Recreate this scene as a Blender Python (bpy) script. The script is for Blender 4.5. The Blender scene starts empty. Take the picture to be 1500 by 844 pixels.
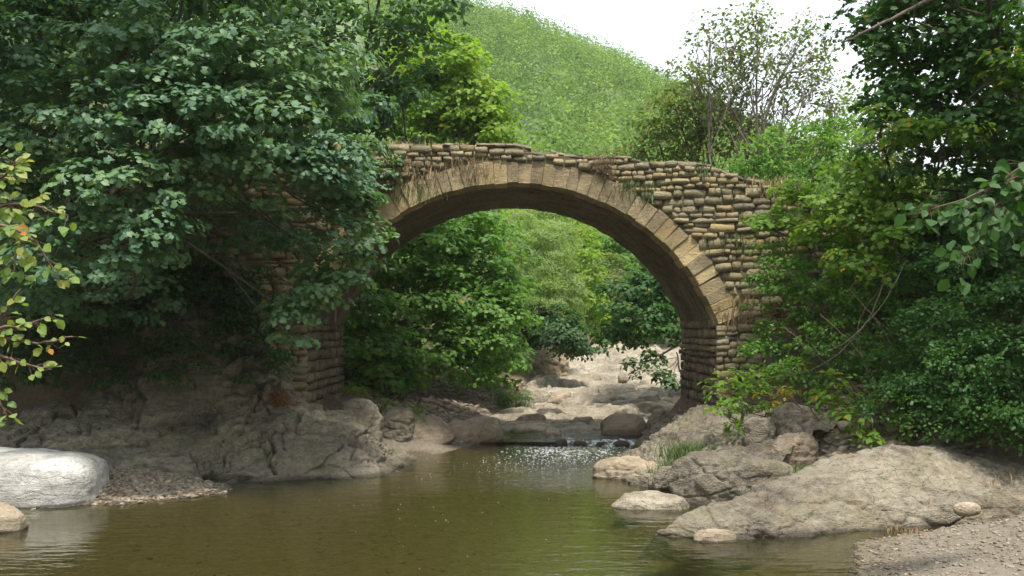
import bpy, bmesh, math
import numpy as np
from mathutils import Matrix, Vector
from math import radians as RAD, pi

# ------------------------------------------------------------------ camera, world, sun
S = bpy.context.scene
COL = S.collection
F, HZ, CX, HE = 1500.0, 485.0, 750.0, 2.2     # focal length in photo pixels, horizon row, centre column, eye height
cam_d = bpy.data.cameras.new('camera'); cam = bpy.data.objects.new('camera', cam_d); COL.objects.link(cam)
cam.location = (0, 0, HE); cam.rotation_euler = (pi / 2, 0, 0)
cam_d.sensor_fit = 'HORIZONTAL'; cam_d.sensor_width = 36; cam_d.lens = 36.0
cam_d.shift_y = (HZ - 422.0) / 1500.0
cam_d.clip_start = 0.1; cam_d.clip_end = 6000
S.camera = cam
S.view_settings.view_transform = 'Standard'; S.view_settings.look = 'None'
S.view_settings.gamma = 1; S.view_settings.exposure = 1.25
SUN_EL, SUN_AZ = RAD(70), RAD(165)            # azimuth clockwise from +Y: the sun is behind the camera, to the left
w = bpy.data.worlds.new('World'); S.world = w; w.use_nodes = True
nt = w.node_tree; nt.nodes.clear()
sky = nt.nodes.new('ShaderNodeTexSky'); sky.sky_type = 'NISHITA'; sky.sun_disc = False
sky.sun_elevation = SUN_EL; sky.sun_rotation = SUN_AZ; sky.dust_density = 4; sky.air_density = 1.2
mx = nt.nodes.new('ShaderNodeMix'); mx.data_type = 'RGBA'; mx.inputs[0].default_value = 0.85
mx.inputs[7].default_value = (6.6, 6.95, 7.4, 1)   # even bright cloud cover over the clear sky
tc = nt.nodes.new('ShaderNodeTexCoord'); nz = nt.nodes.new('ShaderNodeTexNoise'); nz.inputs['Scale'].default_value = 3
nz.inputs['Detail'].default_value = 5
cr = nt.nodes.new('ShaderNodeMapRange'); cr.inputs[1].default_value = 0.35; cr.inputs[2].default_value = 0.7
cr.inputs[3].default_value = 0.74; cr.inputs[4].default_value = 0.96
nt.links.new(tc.outputs['Generated'], nz.inputs['Vector']); nt.links.new(nz.outputs[0], cr.inputs[0])
nt.links.new(cr.outputs[0], mx.inputs[0])
bg = nt.nodes.new('ShaderNodeBackground'); bg.inputs[1].default_value = 0.10
wo = nt.nodes.new('ShaderNodeOutputWorld')
nt.links.new(sky.outputs[0], mx.inputs[6]); nt.links.new(mx.outputs[2], bg.inputs[0]); nt.links.new(bg.outputs[0], wo.inputs[0])
sd_ = bpy.data.lights.new('sun', 'SUN'); sd_.energy = 2.6; sd_.angle = RAD(6); sd_.color = (1.0, 0.93, 0.82)
sun = bpy.data.objects.new('sun', sd_); COL.objects.link(sun)
_d = Vector((math.sin(SUN_AZ) * math.cos(SUN_EL), math.cos(SUN_AZ) * math.cos(SUN_EL), math.sin(SUN_EL)))
sun.rotation_euler = _d.to_track_quat('Z', 'Y').to_euler()

rng = np.random.default_rng(7)
def P(px, py, Y): return np.array([(px - CX) * Y / F, Y, HE - (py - HZ) * Y / F])

# ------------------------------------------------------------------ noise
def _hash(ix, iy, iz, s):
    h = (ix.astype(np.int64) * 374761393 + iy.astype(np.int64) * 668265263 + iz.astype(np.int64) * 2147483647 + s * 1274126177) & 0xffffffff
    h = ((h ^ (h >> 13)) * 1274126177) & 0xffffffff
    h = (h ^ (h >> 16)) & 0xffffffff
    h = (h * 2246822519) & 0xffffffff
    return ((h ^ (h >> 15)) & 0xffffff) / float(0xffffff)
def vnoise(p, s=0):
    i = np.floor(p).astype(np.int64); f = p - i; f = f * f * (3 - 2 * f)
    r = 0
    for dx in (0, 1):
        for dy in (0, 1):
            for dz in (0, 1):
                wgt = (f[:, 0] if dx else 1 - f[:, 0]) * (f[:, 1] if dy else 1 - f[:, 1]) * (f[:, 2] if dz else 1 - f[:, 2])
                r = r + wgt * _hash(i[:, 0] + dx, i[:, 1] + dy, i[:, 2] + dz, s)
    return r * 2 - 1
def fbm(p, o=4, s=0, g=0.5):
    a, r, q = 1.0, 0, p.copy()
    for k in range(o):
        r = r + a * vnoise(q, s + k * 17); q = q * 2.03 + 3.1; a *= g
    return r
def worley(p, s=0):
    i = np.floor(p).astype(np.int64)
    f1 = np.full(len(p), 9.0); f2 = f1.copy(); cid = np.zeros(len(p))
    for dx in (-1, 0, 1):
        for dy in (-1, 0, 1):
            for dz in (-1, 0, 1):
                jx, jy, jz = i[:, 0] + dx, i[:, 1] + dy, i[:, 2] + dz
                q = np.stack([jx + _hash(jx, jy, jz, s), jy + _hash(jx, jy, jz, s + 1), jz + _hash(jx, jy, jz, s + 2)], 1)
                d = np.sqrt(((p - q) ** 2).sum(1))
                c = _hash(jx, jy, jz, s + 3)
                n = d < f1
                f2 = np.where(n, f1, np.minimum(f2, d)); cid = np.where(n, c, cid); f1 = np.where(n, d, f1)
    return f1, f2, cid
def sst(a, b, x):
    t = np.clip((x - a) / (b - a), 0, 1); return t * t * (3 - 2 * t)

# ------------------------------------------------------------------ mesh and object helpers
def mesh_np(name, V, faces, mats, smooth=True, mi=None):
    """V (n,3); faces (m,3) or (m,4)"""
    me = bpy.data.meshes.new(name); V = np.asarray(V, dtype=np.float32); faces = np.asarray(faces, dtype=np.int32)
    k = faces.shape[1]
    me.vertices.add(len(V)); me.vertices.foreach_set('co', V.ravel())
    me.loops.add(faces.size); me.loops.foreach_set('vertex_index', faces.ravel())
    me.polygons.add(len(faces))
    me.polygons.foreach_set('loop_start', np.arange(0, faces.size, k, dtype=np.int32))
    me.polygons.foreach_set('loop_total', np.full(len(faces), k, dtype=np.int32))
    me.polygons.foreach_set('use_smooth', np.full(len(faces), smooth))
    if mi is not None: me.polygons.foreach_set('material_index', np.asarray(mi, dtype=np.int32))
    for m in (mats if isinstance(mats, (list, tuple)) else [mats]): me.materials.append(m)
    me.update(calc_edges=True)
    return me
def tag(o, label=None, cat=None, group=None, kind=None):
    if label: o['label'] = label
    if cat: o['category'] = cat
    if group: o['group'] = group
    if kind: o['kind'] = kind
    return o
def link(name, me, parent=None, kind=None):
    o = bpy.data.objects.new(name, me); COL.objects.link(o)
    if parent is not None: o.parent = parent
    if kind: o['kind'] = kind
    return o
def thing(name, loc, label, cat, group=None):
    o = bpy.data.objects.new(name, None); COL.objects.link(o); o.location = loc; o.empty_display_size = 0.2
    return tag(o, label, cat, group)
def part(name, V, faces, mat, parent, smooth=True, kind=None):
    """V in world coordinates; the parent is an unrotated Empty"""
    V = np.asarray(V, dtype=float) - np.array(parent.location)
    return link(name, mesh_np(name, V, faces, mat, smooth), parent, kind)
def top(name, V, faces, mat, label, cat, group=None, smooth=True, origin=None):
    V = np.asarray(V, dtype=float)
    if origin is None: origin = np.array([V[:, 0].mean(), V[:, 1].mean(), V[:, 2].min()])
    o = link(name, mesh_np(name, V - origin, faces, mat, smooth)); o.location = origin
    return tag(o, label, cat, group)
def structure(name, V, faces, mat, smooth=True):
    return link(name, mesh_np(name, V, faces, mat, smooth), None, 'structure')
def grid_faces(nu, nv):
    a = np.arange(nu * nv).reshape(nu, nv)
    return np.stack([a[:-1, :-1].ravel(), a[1:, :-1].ravel(), a[1:, 1:].ravel(), a[:-1, 1:].ravel()], 1)
def grid_normals(V, nu, nv):
    G = V.reshape(nu, nv, 3); du = np.gradient(G, axis=0); dv = np.gradient(G, axis=1)
    n = np.cross(du, dv); n /= np.linalg.norm(n, axis=2, keepdims=True) + 1e-9
    return n.reshape(-1, 3)
class Geo:
    def __init__(s): s.v = []; s.f = []; s.n = 0
    def add(s, V, Fc):
        Fc = np.asarray(Fc)
        if Fc.shape[1] == 4: Fc = np.concatenate([Fc[:, [0, 1, 2]], Fc[:, [0, 2, 3]]])
        s.v.append(np.asarray(V, dtype=float)); s.f.append(Fc + s.n); s.n += len(V)
    def get(s): return np.concatenate(s.v), np.concatenate(s.f)
def ico(sub):
    bm = bmesh.new(); bmesh.ops.create_icosphere(bm, subdivisions=sub, radius=1)
    V = np.array([v.co[:] for v in bm.verts]); Fc = np.array([[v.index for v in f.verts] for f in bm.faces]); bm.free()
    return V, Fc
ICO = {k: ico(k) for k in (1, 2, 3, 4, 5, 6)}
def cubeball():
    """3x3x3 lattice shell: 26 vertices, 48 triangles, for stones"""
    pts = {}; V = []
    for x in (-1, 0, 1):
        for y in (-1, 0, 1):
            for z in (-1, 0, 1):
                if (x, y, z) != (0, 0, 0): pts[(x, y, z)] = len(V); V.append((x, y, z))
    Fc = []
    for ax in range(3):
        for sg in (-1, 1):
            for i in (-1, 0):
                for j in (-1, 0):
                    c = []
                    for (a, b) in ((i, j), (i + 1, j), (i + 1, j + 1), (i, j + 1)):
                        q = [0, 0, 0]; q[ax] = sg; q[(ax + 1) % 3] = a; q[(ax + 2) % 3] = b; c.append(pts[tuple(q)])
                    if sg < 0: c = c[::-1]
                    Fc += [(c[0], c[1], c[2]), (c[0], c[2], c[3])]
    return np.array(V, dtype=float), np.array(Fc)
CBV, CBF = cubeball()
def stone_shape(r, roundness=0.5, jit=0.12):
    V = CBV.copy(); n = V / np.linalg.norm(V, axis=1, keepdims=True)
    V = V * (1 - roundness) + n * roundness * 1.15
    V += r.normal(0, jit, V.shape) * 0.6
    V /= np.abs(V).max(0)
    return V * 0.5
def tube(path, rad, sides=6):
    path = np.asarray(path, dtype=float); n = len(path); rad = np.broadcast_to(rad, (n,))
    t = np.gradient(path, axis=0); t /= np.linalg.norm(t, axis=1, keepdims=True) + 1e-9
    ref = np.array([0.3, 0.2, 1.0]) if abs(t[0][2]) < 0.8 else np.array([1.0, 0.1, 0.2])
    a = np.cross(t, ref); a /= np.linalg.norm(a, axis=1, keepdims=True) + 1e-9; b = np.cross(t, a)
    ang = np.linspace(0, 2 * pi, sides, endpoint=False)
    V = path[:, None, :] + rad[:, None, None] * (np.cos(ang)[None, :, None] * a[:, None, :] + np.sin(ang)[None, :, None] * b[:, None, :])
    Fc = []
    for i in range(n - 1):
        for j in range(sides):
            k = (j + 1) % sides
            Fc.append((i * sides + j, i * sides + k, (i + 1) * sides + k, (i + 1) * sides + j))
    return V.reshape(-1, 3), np.array(Fc)
def curve(a, b, n, r, bend=0.12, sag=0.0):
    a = np.asarray(a, float); b = np.asarray(b, float); L = np.linalg.norm(b - a); t = np.linspace(0, 1, n)[:, None]
    p = a + (b - a) * t; o1 = r.normal(0, bend * L, 3); o2 = r.normal(0, bend * L * 0.4, 3)
    p += np.sin(t * pi) * o1 + np.sin(t * 2 * pi) * o2 + np.sin(t * pi) * np.array([0, 0, sag * L])
    return p

# ------------------------------------------------------------------ materials
def newmat(name):
    m = bpy.data.materials.new(name); m.use_nodes = True; n = m.node_tree; n.nodes.clear()
    out = n.nodes.new('ShaderNodeOutputMaterial'); return m, n, out
def nodes(n):
    N = n.nodes.new; L = n.links.new
    def noise(scale, detail=4, vec=None, rough=0.55):
        x = N('ShaderNodeTexNoise'); x.inputs['Scale'].default_value = scale; x.inputs['Detail'].default_value = detail
        x.inputs['Roughness'].default_value = rough
        if vec is not None: L(vec, x.inputs['Vector'])
        return x.outputs[0]
    def ramp(fac, stops):
        x = N('ShaderNodeValToRGB'); L(fac, x.inputs[0]); e = x.color_ramp.elements
        while len(e) < len(stops): e.new(0.5)
        for k, (p, c) in enumerate(stops): e[k].position = p; e[k].color = (*c, 1) if len(c) == 3 else c
        return x.outputs[0]
    def mix(f, a, b, mode='MIX'):
        x = N('ShaderNodeMix'); x.data_type = 'RGBA'; x.blend_type = mode
        for i, v in ((0, f), (6, a), (7, b)):
            if isinstance(v, (int, float)): x.inputs[i].default_value = v
            elif isinstance(v, tuple): x.inputs[i].default_value = (*v, 1)
            else: L(v, x.inputs[i])
        return x.outputs[2]
    def maprange(v, a, b, c, d):
        x = N('ShaderNodeMapRange'); L(v, x.inputs[0])
        for k, q in enumerate((a, b, c, d)): x.inputs[k + 1].default_value = q
        return x.outputs[0]
    def mth(op, a, b=0.0):
        x = N('ShaderNodeMath'); x.operation = op
        for i, v in ((0, a), (1, b)):
            if isinstance(v, (int, float)): x.inputs[i].default_value = v
            else: L(v, x.inputs[i])
        return x.outputs[0]
    def bump(h, strength, dist, normal=None):
        x = N('ShaderNodeBump'); x.inputs['Strength'].default_value = strength; x.inputs['Distance'].default_value = dist
        L(h, x.inputs['Height'])
        if normal is not None: L(normal, x.inputs['Normal'])
        return x.outputs[0]
    def mapping(v, sc, rot=(0, 0, 0)):
        x = N('ShaderNodeMapping'); L(v, x.inputs[0]); x.inputs['Scale'].default_value = sc; x.inputs['Rotation'].default_value = rot
        return x.outputs[0]
    return N, L, noise, ramp, mix, maprange, mth, bump, mapping
def rockmat(name, c1, c2, c3, moss=0.0, rough=0.85, scale=1.0, strata=0.35, wet=None, objrand=0.0, rust=0.0, bumpd=0.02, lichen=0.25, tint2=None, cracks=0.25):
    m, n, out = newmat(name); N, L, noise, ramp, mix, mr, mth, bump, mapping = nodes(n)
    geo = N('ShaderNodeNewGeometry'); pos = geo.outputs['Position']
    a = noise(1.3 * scale, 5, pos, 0.6); b = noise(9 * scale, 6, pos, 0.65); c = noise(60 * scale, 3, pos, 0.7)
    sm = mapping(pos, (1.2 * scale, 1.2 * scale, 9 * scale), (0.12, -0.2, 0)); st = noise(2.2, 5, sm, 0.65)
    col = ramp(mth('ADD', mth('MULTIPLY', a, 0.55), mth('MULTIPLY', b, 0.45)), [(0.41, c1), (0.5, c2), (0.59, c3)])
    big = noise(0.45 * scale, 3, pos, 0.5); col = mix(1.0, col, ramp(big, [(0.35, (0.68, 0.66, 0.62)), (0.62, (1.12, 1.12, 1.1))]), 'MULTIPLY')
    if objrand:
        oi = mth('FRACT', mth('ADD', N('ShaderNodeObjectInfo').outputs['Random'], geo.outputs['Random Per Island']))
        col = mix(mr(oi, 0.0, 1.0, 0.0, objrand), col, ramp(oi, [(0.0, tint2[0]), (0.35, tint2[1]), (0.7, tint2[2]), (1.0, tint2[3])]), 'MIX')
        col = mix(1.0, col, ramp(mth('FRACT', mth('MULTIPLY', oi, 7.3)), [(0, (0.62, 0.62, 0.62)), (1, (1.15, 1.13, 1.1))]), 'MULTIPLY')
    col = mix(strata, col, ramp(st, [(0.35, (0.45, 0.42, 0.38)), (0.6, (1, 1, 1))]), 'MULTIPLY')
    col = mix(mr(c, 0.35, 0.7, 0.0, 0.35), col, (c3[0] * 1.25, c3[1] * 1.25, c3[2] * 1.25))
    sp = noise(26 * scale, 3, pos, 0.6)
    col = mix(mr(sp, 0.6, 0.72, 0.0, 0.55), col, (c1[0] * 0.55, c1[1] * 0.52, c1[2] * 0.5))
    li = noise(6.5 * scale, 5, mapping(pos, (1, 1, 1), (1, 2, 0.5)), 0.7)
    col = mix(mr(li, 0.56, 0.66, 0.0, lichen), col, (0.33, 0.34, 0.27))
    if rust:
        ru = noise(2.1 * scale, 4, mapping(pos, (1, 1, 1), (0.4, 0.9, 2)), 0.6)
        col = mix(mr(ru, 0.5, 0.7, 0.0, rust), col, (0.30, 0.16, 0.055))
    if moss:
        sep = N('ShaderNodeSeparateXYZ'); L(geo.outputs['Normal'], sep.inputs[0])
        mo = noise(2.6 * scale, 6, pos, 0.7)
        mf = mth('MULTIPLY', mr(mo, 0.5, 0.62, 0.0, moss), mr(sep.outputs[2], -0.2, 0.5, 0.25, 1.0))
        col = mix(mf, col, mix(noise(30, 3, pos), (0.05, 0.065, 0.018), (0.12, 0.13, 0.04)))
    if cracks > .2:                          # random darker mottling in the rock colour
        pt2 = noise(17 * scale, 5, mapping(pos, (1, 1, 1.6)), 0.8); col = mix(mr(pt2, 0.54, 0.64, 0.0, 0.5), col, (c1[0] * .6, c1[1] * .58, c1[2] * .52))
    bs = N('ShaderNodeBsdfPrincipled'); rg = rough
    if wet is not None:                      # the band that the river keeps wet
        sp2 = N('ShaderNodeSeparateXYZ'); L(pos, sp2.inputs[0])
        wf = mr(mth('ADD', sp2.outputs[2], mth('MULTIPLY', a, 0.12)), 0.08, wet + 0.06, 1.0, 0.0)
        col = mix(mth('MULTIPLY', wf, 0.75), col, (0.05, 0.042, 0.03)); L(mr(wf, 0, 1, rough, 0.35), bs.inputs['Roughness'])
    else: bs.inputs['Roughness'].default_value = rough
    L(col, bs.inputs['Base Color']); bs.inputs['Specular IOR Level'].default_value = 0.3
    vo = N('ShaderNodeTexVoronoi'); vo.feature = 'DISTANCE_TO_EDGE'; vo.inputs['Scale'].default_value = 3.1 * scale
    vm = N('ShaderNodeVectorMath'); vm.operation = 'ADD'; L(mapping(pos, (1, 1, 2.2), (0.3, 0.35, 0)), vm.inputs[0]); nv3 = N('ShaderNodeTexNoise'); nv3.inputs['Scale'].default_value = 3 * scale; nv3.inputs['Detail'].default_value = 4; L(pos, nv3.inputs['Vector'])
    vs = N('ShaderNodeVectorMath'); vs.operation = 'SCALE'; vs.inputs['Scale'].default_value = 0.5 / scale; L(nv3.outputs['Color'], vs.inputs[0]); L(vs.outputs[0], vm.inputs[1]); L(vm.outputs[0], vo.inputs['Vector'])
    crk0 = mr(vo.outputs['Distance'], 0.0, 0.05, 0.0, 1.0); pit = noise(24 * scale, 4, pos, 0.75)
    cmask = mr(noise(0.9 * scale, 3, pos, 0.5), 0.46, 0.6, 0, 1); crk = mth('MAXIMUM', crk0, mth('SUBTRACT', 1, cmask))
    h = mth('ADD', mth('ADD', mth('MULTIPLY', b, 1.0), mth('MULTIPLY', crk, cracks)), mth('ADD', mth('ADD', mth('MULTIPLY', c, 0.25), mth('MULTIPLY', pit, 0.6)), mth('MULTIPLY', st, 0.7)))
    L(bump(h, 1.0, bumpd * 1.7), bs.inputs['Normal']); L(bs.outputs[0], out.inputs[0]); return m
def leafmat(name, stops, back=None, trans=0.35, rough=0.5, spec=0.35, patch=0.5, yellow=0.0, yc=(0.35, 0.25, 0.03), pscale=0.55):
    m, n, out = newmat(name); N, L, noise, ramp, mix, mr, mth, bump, mapping = nodes(n)
    geo = N('ShaderNodeNewGeometry'); oi = N('ShaderNodeObjectInfo')
    r = mth('FRACT', mth('ADD', geo.outputs['Random Per Island'], mth('MULTIPLY', oi.outputs['Random'], 0.97)))
    pa = noise(pscale, 3, geo.outputs['Position'])
    f = mth('ADD', mth('MULTIPLY', r, 1 - patch), mth('MULTIPLY', mr(pa, 0.3, 0.7, 0, 1), patch))
    k = len(stops); col = ramp(f, [(i / (k - 1), c) for i, c in enumerate(stops)])
    if yellow:
        q = mth('FRACT', mth('MULTIPLY', r, 37.7)); col = mix(mr(q, 1 - yellow, 1 - yellow + 0.01, 0, 1), col, yc)
    fine = noise(120, 2, geo.outputs['Position']); col = mix(0.25, col, ramp(fine, [(0.3, (0.6, 0.6, 0.6)), (0.7, (1.25, 1.25, 1.25))]), 'MULTIPLY')
    bs = N('ShaderNodeBsdfPrincipled'); L(col, bs.inputs['Base Color']); bs.inputs['Roughness'].default_value = rough
    bs.inputs['Specular IOR Level'].default_value = spec
    tr = N('ShaderNodeBsdfTranslucent'); L(mix(1.0, col, (1.5, 1.6, 0.6), 'MULTIPLY'), tr.inputs[0])
    ms = N('ShaderNodeMixShader'); ms.inputs[0].default_value = trans
    L(bs.outputs[0], ms.inputs[1]); L(tr.outputs[0], ms.inputs[2]); L(ms.outputs[0], out.inputs[0]); return m
def barkmat(name, c1, c2, sc=1.0):
    m, n, out = newmat(name); N, L, noise, ramp, mix, mr, mth, bump, mapping = nodes(n)
    pos = N('ShaderNodeNewGeometry').outputs['Position']
    a = noise(6 * sc, 6, mapping(pos, (3, 3, 0.8)), 0.7); bs = N('ShaderNodeBsdfPrincipled')
    L(ramp(a, [(0.35, c1), (0.65, c2)]), bs.inputs['Base Color']); bs.inputs['Roughness'].default_value = 0.9
    L(bump(a, 0.8, 0.02), bs.inputs['Normal']); L(bs.outputs[0], out.inputs[0]); return m

M = {}
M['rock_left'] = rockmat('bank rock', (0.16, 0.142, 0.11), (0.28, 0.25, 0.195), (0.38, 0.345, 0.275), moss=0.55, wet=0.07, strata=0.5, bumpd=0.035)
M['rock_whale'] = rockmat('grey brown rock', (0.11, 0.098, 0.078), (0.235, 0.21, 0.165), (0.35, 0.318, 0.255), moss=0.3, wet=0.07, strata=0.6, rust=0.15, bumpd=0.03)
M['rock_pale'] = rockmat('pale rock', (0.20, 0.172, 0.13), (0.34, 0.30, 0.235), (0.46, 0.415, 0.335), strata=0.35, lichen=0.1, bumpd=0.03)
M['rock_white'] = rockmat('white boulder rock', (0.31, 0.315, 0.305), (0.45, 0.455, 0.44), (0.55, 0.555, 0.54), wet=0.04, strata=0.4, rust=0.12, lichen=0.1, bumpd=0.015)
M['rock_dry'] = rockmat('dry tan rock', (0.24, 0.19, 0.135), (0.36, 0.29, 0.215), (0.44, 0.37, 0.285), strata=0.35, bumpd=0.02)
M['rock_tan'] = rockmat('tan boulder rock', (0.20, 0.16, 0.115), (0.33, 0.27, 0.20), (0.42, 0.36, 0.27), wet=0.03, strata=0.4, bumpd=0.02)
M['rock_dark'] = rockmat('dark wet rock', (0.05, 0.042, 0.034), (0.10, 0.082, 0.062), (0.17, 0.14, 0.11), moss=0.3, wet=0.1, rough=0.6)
T4 = [(0.42, 0.365, 0.225), (0.31, 0.295, 0.215), (0.46, 0.32, 0.125), (0.245, 0.24, 0.19)]
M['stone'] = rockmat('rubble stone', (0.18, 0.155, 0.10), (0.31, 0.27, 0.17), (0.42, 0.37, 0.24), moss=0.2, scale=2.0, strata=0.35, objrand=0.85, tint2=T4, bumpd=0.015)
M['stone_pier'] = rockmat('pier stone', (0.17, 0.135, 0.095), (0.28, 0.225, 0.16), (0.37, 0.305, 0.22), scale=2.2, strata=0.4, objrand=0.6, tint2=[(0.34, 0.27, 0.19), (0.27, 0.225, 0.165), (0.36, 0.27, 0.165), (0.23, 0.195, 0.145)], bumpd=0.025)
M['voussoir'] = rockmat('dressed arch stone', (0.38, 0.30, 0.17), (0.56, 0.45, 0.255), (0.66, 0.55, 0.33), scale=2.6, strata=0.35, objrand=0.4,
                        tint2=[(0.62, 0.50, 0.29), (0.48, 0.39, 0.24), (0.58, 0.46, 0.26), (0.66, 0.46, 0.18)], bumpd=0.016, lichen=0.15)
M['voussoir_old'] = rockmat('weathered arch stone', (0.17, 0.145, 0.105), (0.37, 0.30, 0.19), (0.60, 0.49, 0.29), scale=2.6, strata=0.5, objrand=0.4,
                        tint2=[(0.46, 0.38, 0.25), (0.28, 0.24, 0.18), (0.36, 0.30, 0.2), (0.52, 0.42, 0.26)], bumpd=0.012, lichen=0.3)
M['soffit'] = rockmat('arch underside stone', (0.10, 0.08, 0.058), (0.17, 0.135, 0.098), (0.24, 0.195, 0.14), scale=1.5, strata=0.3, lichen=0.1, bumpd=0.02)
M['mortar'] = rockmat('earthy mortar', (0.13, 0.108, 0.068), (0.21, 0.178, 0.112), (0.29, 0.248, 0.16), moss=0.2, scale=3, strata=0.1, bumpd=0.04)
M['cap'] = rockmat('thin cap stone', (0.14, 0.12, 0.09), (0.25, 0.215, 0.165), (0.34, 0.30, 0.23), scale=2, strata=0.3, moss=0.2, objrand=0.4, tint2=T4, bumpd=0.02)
TP = [(0.34, 0.29, 0.22), (0.16, 0.13, 0.10), (0.30, 0.20, 0.12), (0.42, 0.38, 0.31)]
M['pebble'] = rockmat('pebble', (0.15, 0.13, 0.10), (0.27, 0.235, 0.185), (0.40, 0.36, 0.29), scale=4, strata=0.1, wet=0.03, bumpd=0.006, rust=0.25, objrand=.85, tint2=TP, cracks=0.0)
M['pebble_pale'] = rockmat('pale pebble', (0.25, 0.215, 0.17), (0.40, 0.355, 0.285), (0.52, 0.47, 0.39), scale=4, strata=0.1, bumpd=0.006, rust=0.2)

M['pebble_bed'] = rockmat('river bed cobble', (0.09, 0.07, 0.04), (0.16, 0.13, 0.08), (0.26, 0.22, 0.15), scale=4, strata=0.1, bumpd=0.006, objrand=.4, tint2=[(0.2, 0.16, 0.1), (0.1, 0.08, 0.05), (0.18, 0.13, 0.08), (0.3, 0.26, 0.19)], cracks=0.0)
def groundmat():
    m, n, out = newmat('earth and leaf litter'); N, L, noise, ramp, mix, mr, mth, bump, mapping = nodes(n)
    geo = N('ShaderNodeNewGeometry'); pos = geo.outputs['Position']; sp = N('ShaderNodeSeparateXYZ'); L(pos, sp.inputs[0])
    a = noise(1.1, 6, pos, 0.65); b = noise(14, 5, pos, 0.7); c = noise(90, 3, pos, 0.7)
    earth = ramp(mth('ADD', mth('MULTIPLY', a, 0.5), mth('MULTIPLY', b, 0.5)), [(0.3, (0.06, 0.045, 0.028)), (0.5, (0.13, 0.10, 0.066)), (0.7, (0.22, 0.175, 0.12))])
    bed = ramp(mth('ADD', mth('MULTIPLY', b, 0.6), mth('MULTIPLY', c, 0.4)), [(0.3, (0.06, 0.047, 0.022)), (0.5, (0.14, 0.112, 0.065)), (0.72, (0.29, 0.245, 0.16))])
    gr = ramp(mth('ADD', mth('MULTIPLY', b, 0.5), mth('MULTIPLY', c, 0.5)), [(0.3, (0.10, 0.088, 0.07)), (0.5, (0.20, 0.175, 0.14)), (0.7, (0.33, 0.295, 0.24))])
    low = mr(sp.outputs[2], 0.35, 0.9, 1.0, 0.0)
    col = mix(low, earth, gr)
    green = mr(mth('ADD', a, mth('MULTIPLY', sp.outputs[2], 0.05)), 0.62, 0.72, 0.0, 0.8)
    col = mix(green, col, (0.055, 0.075, 0.022))
    col = mix(mr(sp.outputs[2], -0.03, 0.05, 1.0, 0.0), col, bed)
    bs = N('ShaderNodeBsdfPrincipled'); L(col, bs.inputs['Base Color']); bs.inputs['Roughness'].default_value = 0.9; bs.inputs['Specular IOR Level'].default_value = 0.2
    L(bump(mth('ADD', b, mth('MULTIPLY', c, 0.5)), 0.8, 0.03), bs.inputs['Normal']); L(bs.outputs[0], out.inputs[0]); return m
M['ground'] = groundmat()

def watermat():
    m, n, out = newmat('river water'); N, L, noise, ramp, mix, mr, mth, bump, mapping = nodes(n)
    geo = N('ShaderNodeNewGeometry'); pos = geo.outputs['Position']; sp = N('ShaderNodeSeparateXYZ'); L(pos, sp.inputs[0])
    # ripples are long across the current; the run below the riffle is livelier
    r1 = noise(3.2, 3, mapping(pos, (0.7, 1.6, 1)), 0.5); r2 = noise(11, 3, mapping(pos, (0.7, 1.5, 1)), 0.5); r3 = noise(34, 2, mapping(pos, (0.8, 1.4, 1)))
    dx = mth('MULTIPLY', mth('SUBTRACT', sp.outputs[0], mth('MULTIPLY', mth('SUBTRACT', sp.outputs[1], 14), 0.22)), 0.5)
    dx = mth('SUBTRACT', 1, mth('MINIMUM', mth('MULTIPLY', dx, dx), 1.0))
    live = mth('MULTIPLY', mr(sp.outputs[1], 13.5, 17.5, 0.0, 1.0), dx)
    h = mth('ADD', mth('MULTIPLY', r1, 0.5), mth('ADD', mth('MULTIPLY', r2, mr(live, 0, 1, 0.10, 1.1)), mth('MULTIPLY', r3, mr(live, 0, 1, 0.012, 0.75))))
    nb = bump(h, 1.0, 0.02)
    fr = N('ShaderNodeFresnel'); fr.inputs[0].default_value = 1.33; L(nb, fr.inputs['Normal'])
    gl = N('ShaderNodeBsdfGlossy'); gl.inputs['Roughness'].default_value = 0.02; gl.inputs[0].default_value = (0.95, 0.95, 0.95, 1); L(nb, gl.inputs['Normal'])
    tr = N('ShaderNodeBsdfTransparent'); tr.inputs[0].default_value = (0.76, 0.75, 0.52, 1)
    df = N('ShaderNodeBsdfDiffuse'); df.inputs[0].default_value = (0.036, 0.038, 0.013, 1)
    m1 = N('ShaderNodeMixShader'); m1.inputs[0].default_value = 0.34; L(tr.outputs[0], m1.inputs[1]); L(df.outputs[0], m1.inputs[2])
    m2 = N('ShaderNodeMixShader'); L(fr.outputs[0], m2.inputs[0]); L(m1.outputs[0], m2.inputs[1]); L(gl.outputs[0], m2.inputs[2])
    L(m2.outputs[0], out.inputs[0]); return m
M['water'] = watermat()
def foammat():
    m, n, out = newmat('white water and glints'); N, L, noise, ramp, mix, mr, mth, bump, mapping = nodes(n)
    pos = N('ShaderNodeNewGeometry').outputs['Position']; a = noise(22, 4, pos, 0.6)
    bs = N('ShaderNodeBsdfPrincipled'); L(ramp(a, [(0.35, (0.35, 0.37, 0.37)), (0.6, (0.82, 0.85, 0.87))]), bs.inputs['Base Color']); bs.inputs['Roughness'].default_value = 0.3
    L(bump(a, 0.8, 0.03), bs.inputs['Normal']); L(bs.outputs[0], out.inputs[0]); return m
M['foam'] = foammat()
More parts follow.
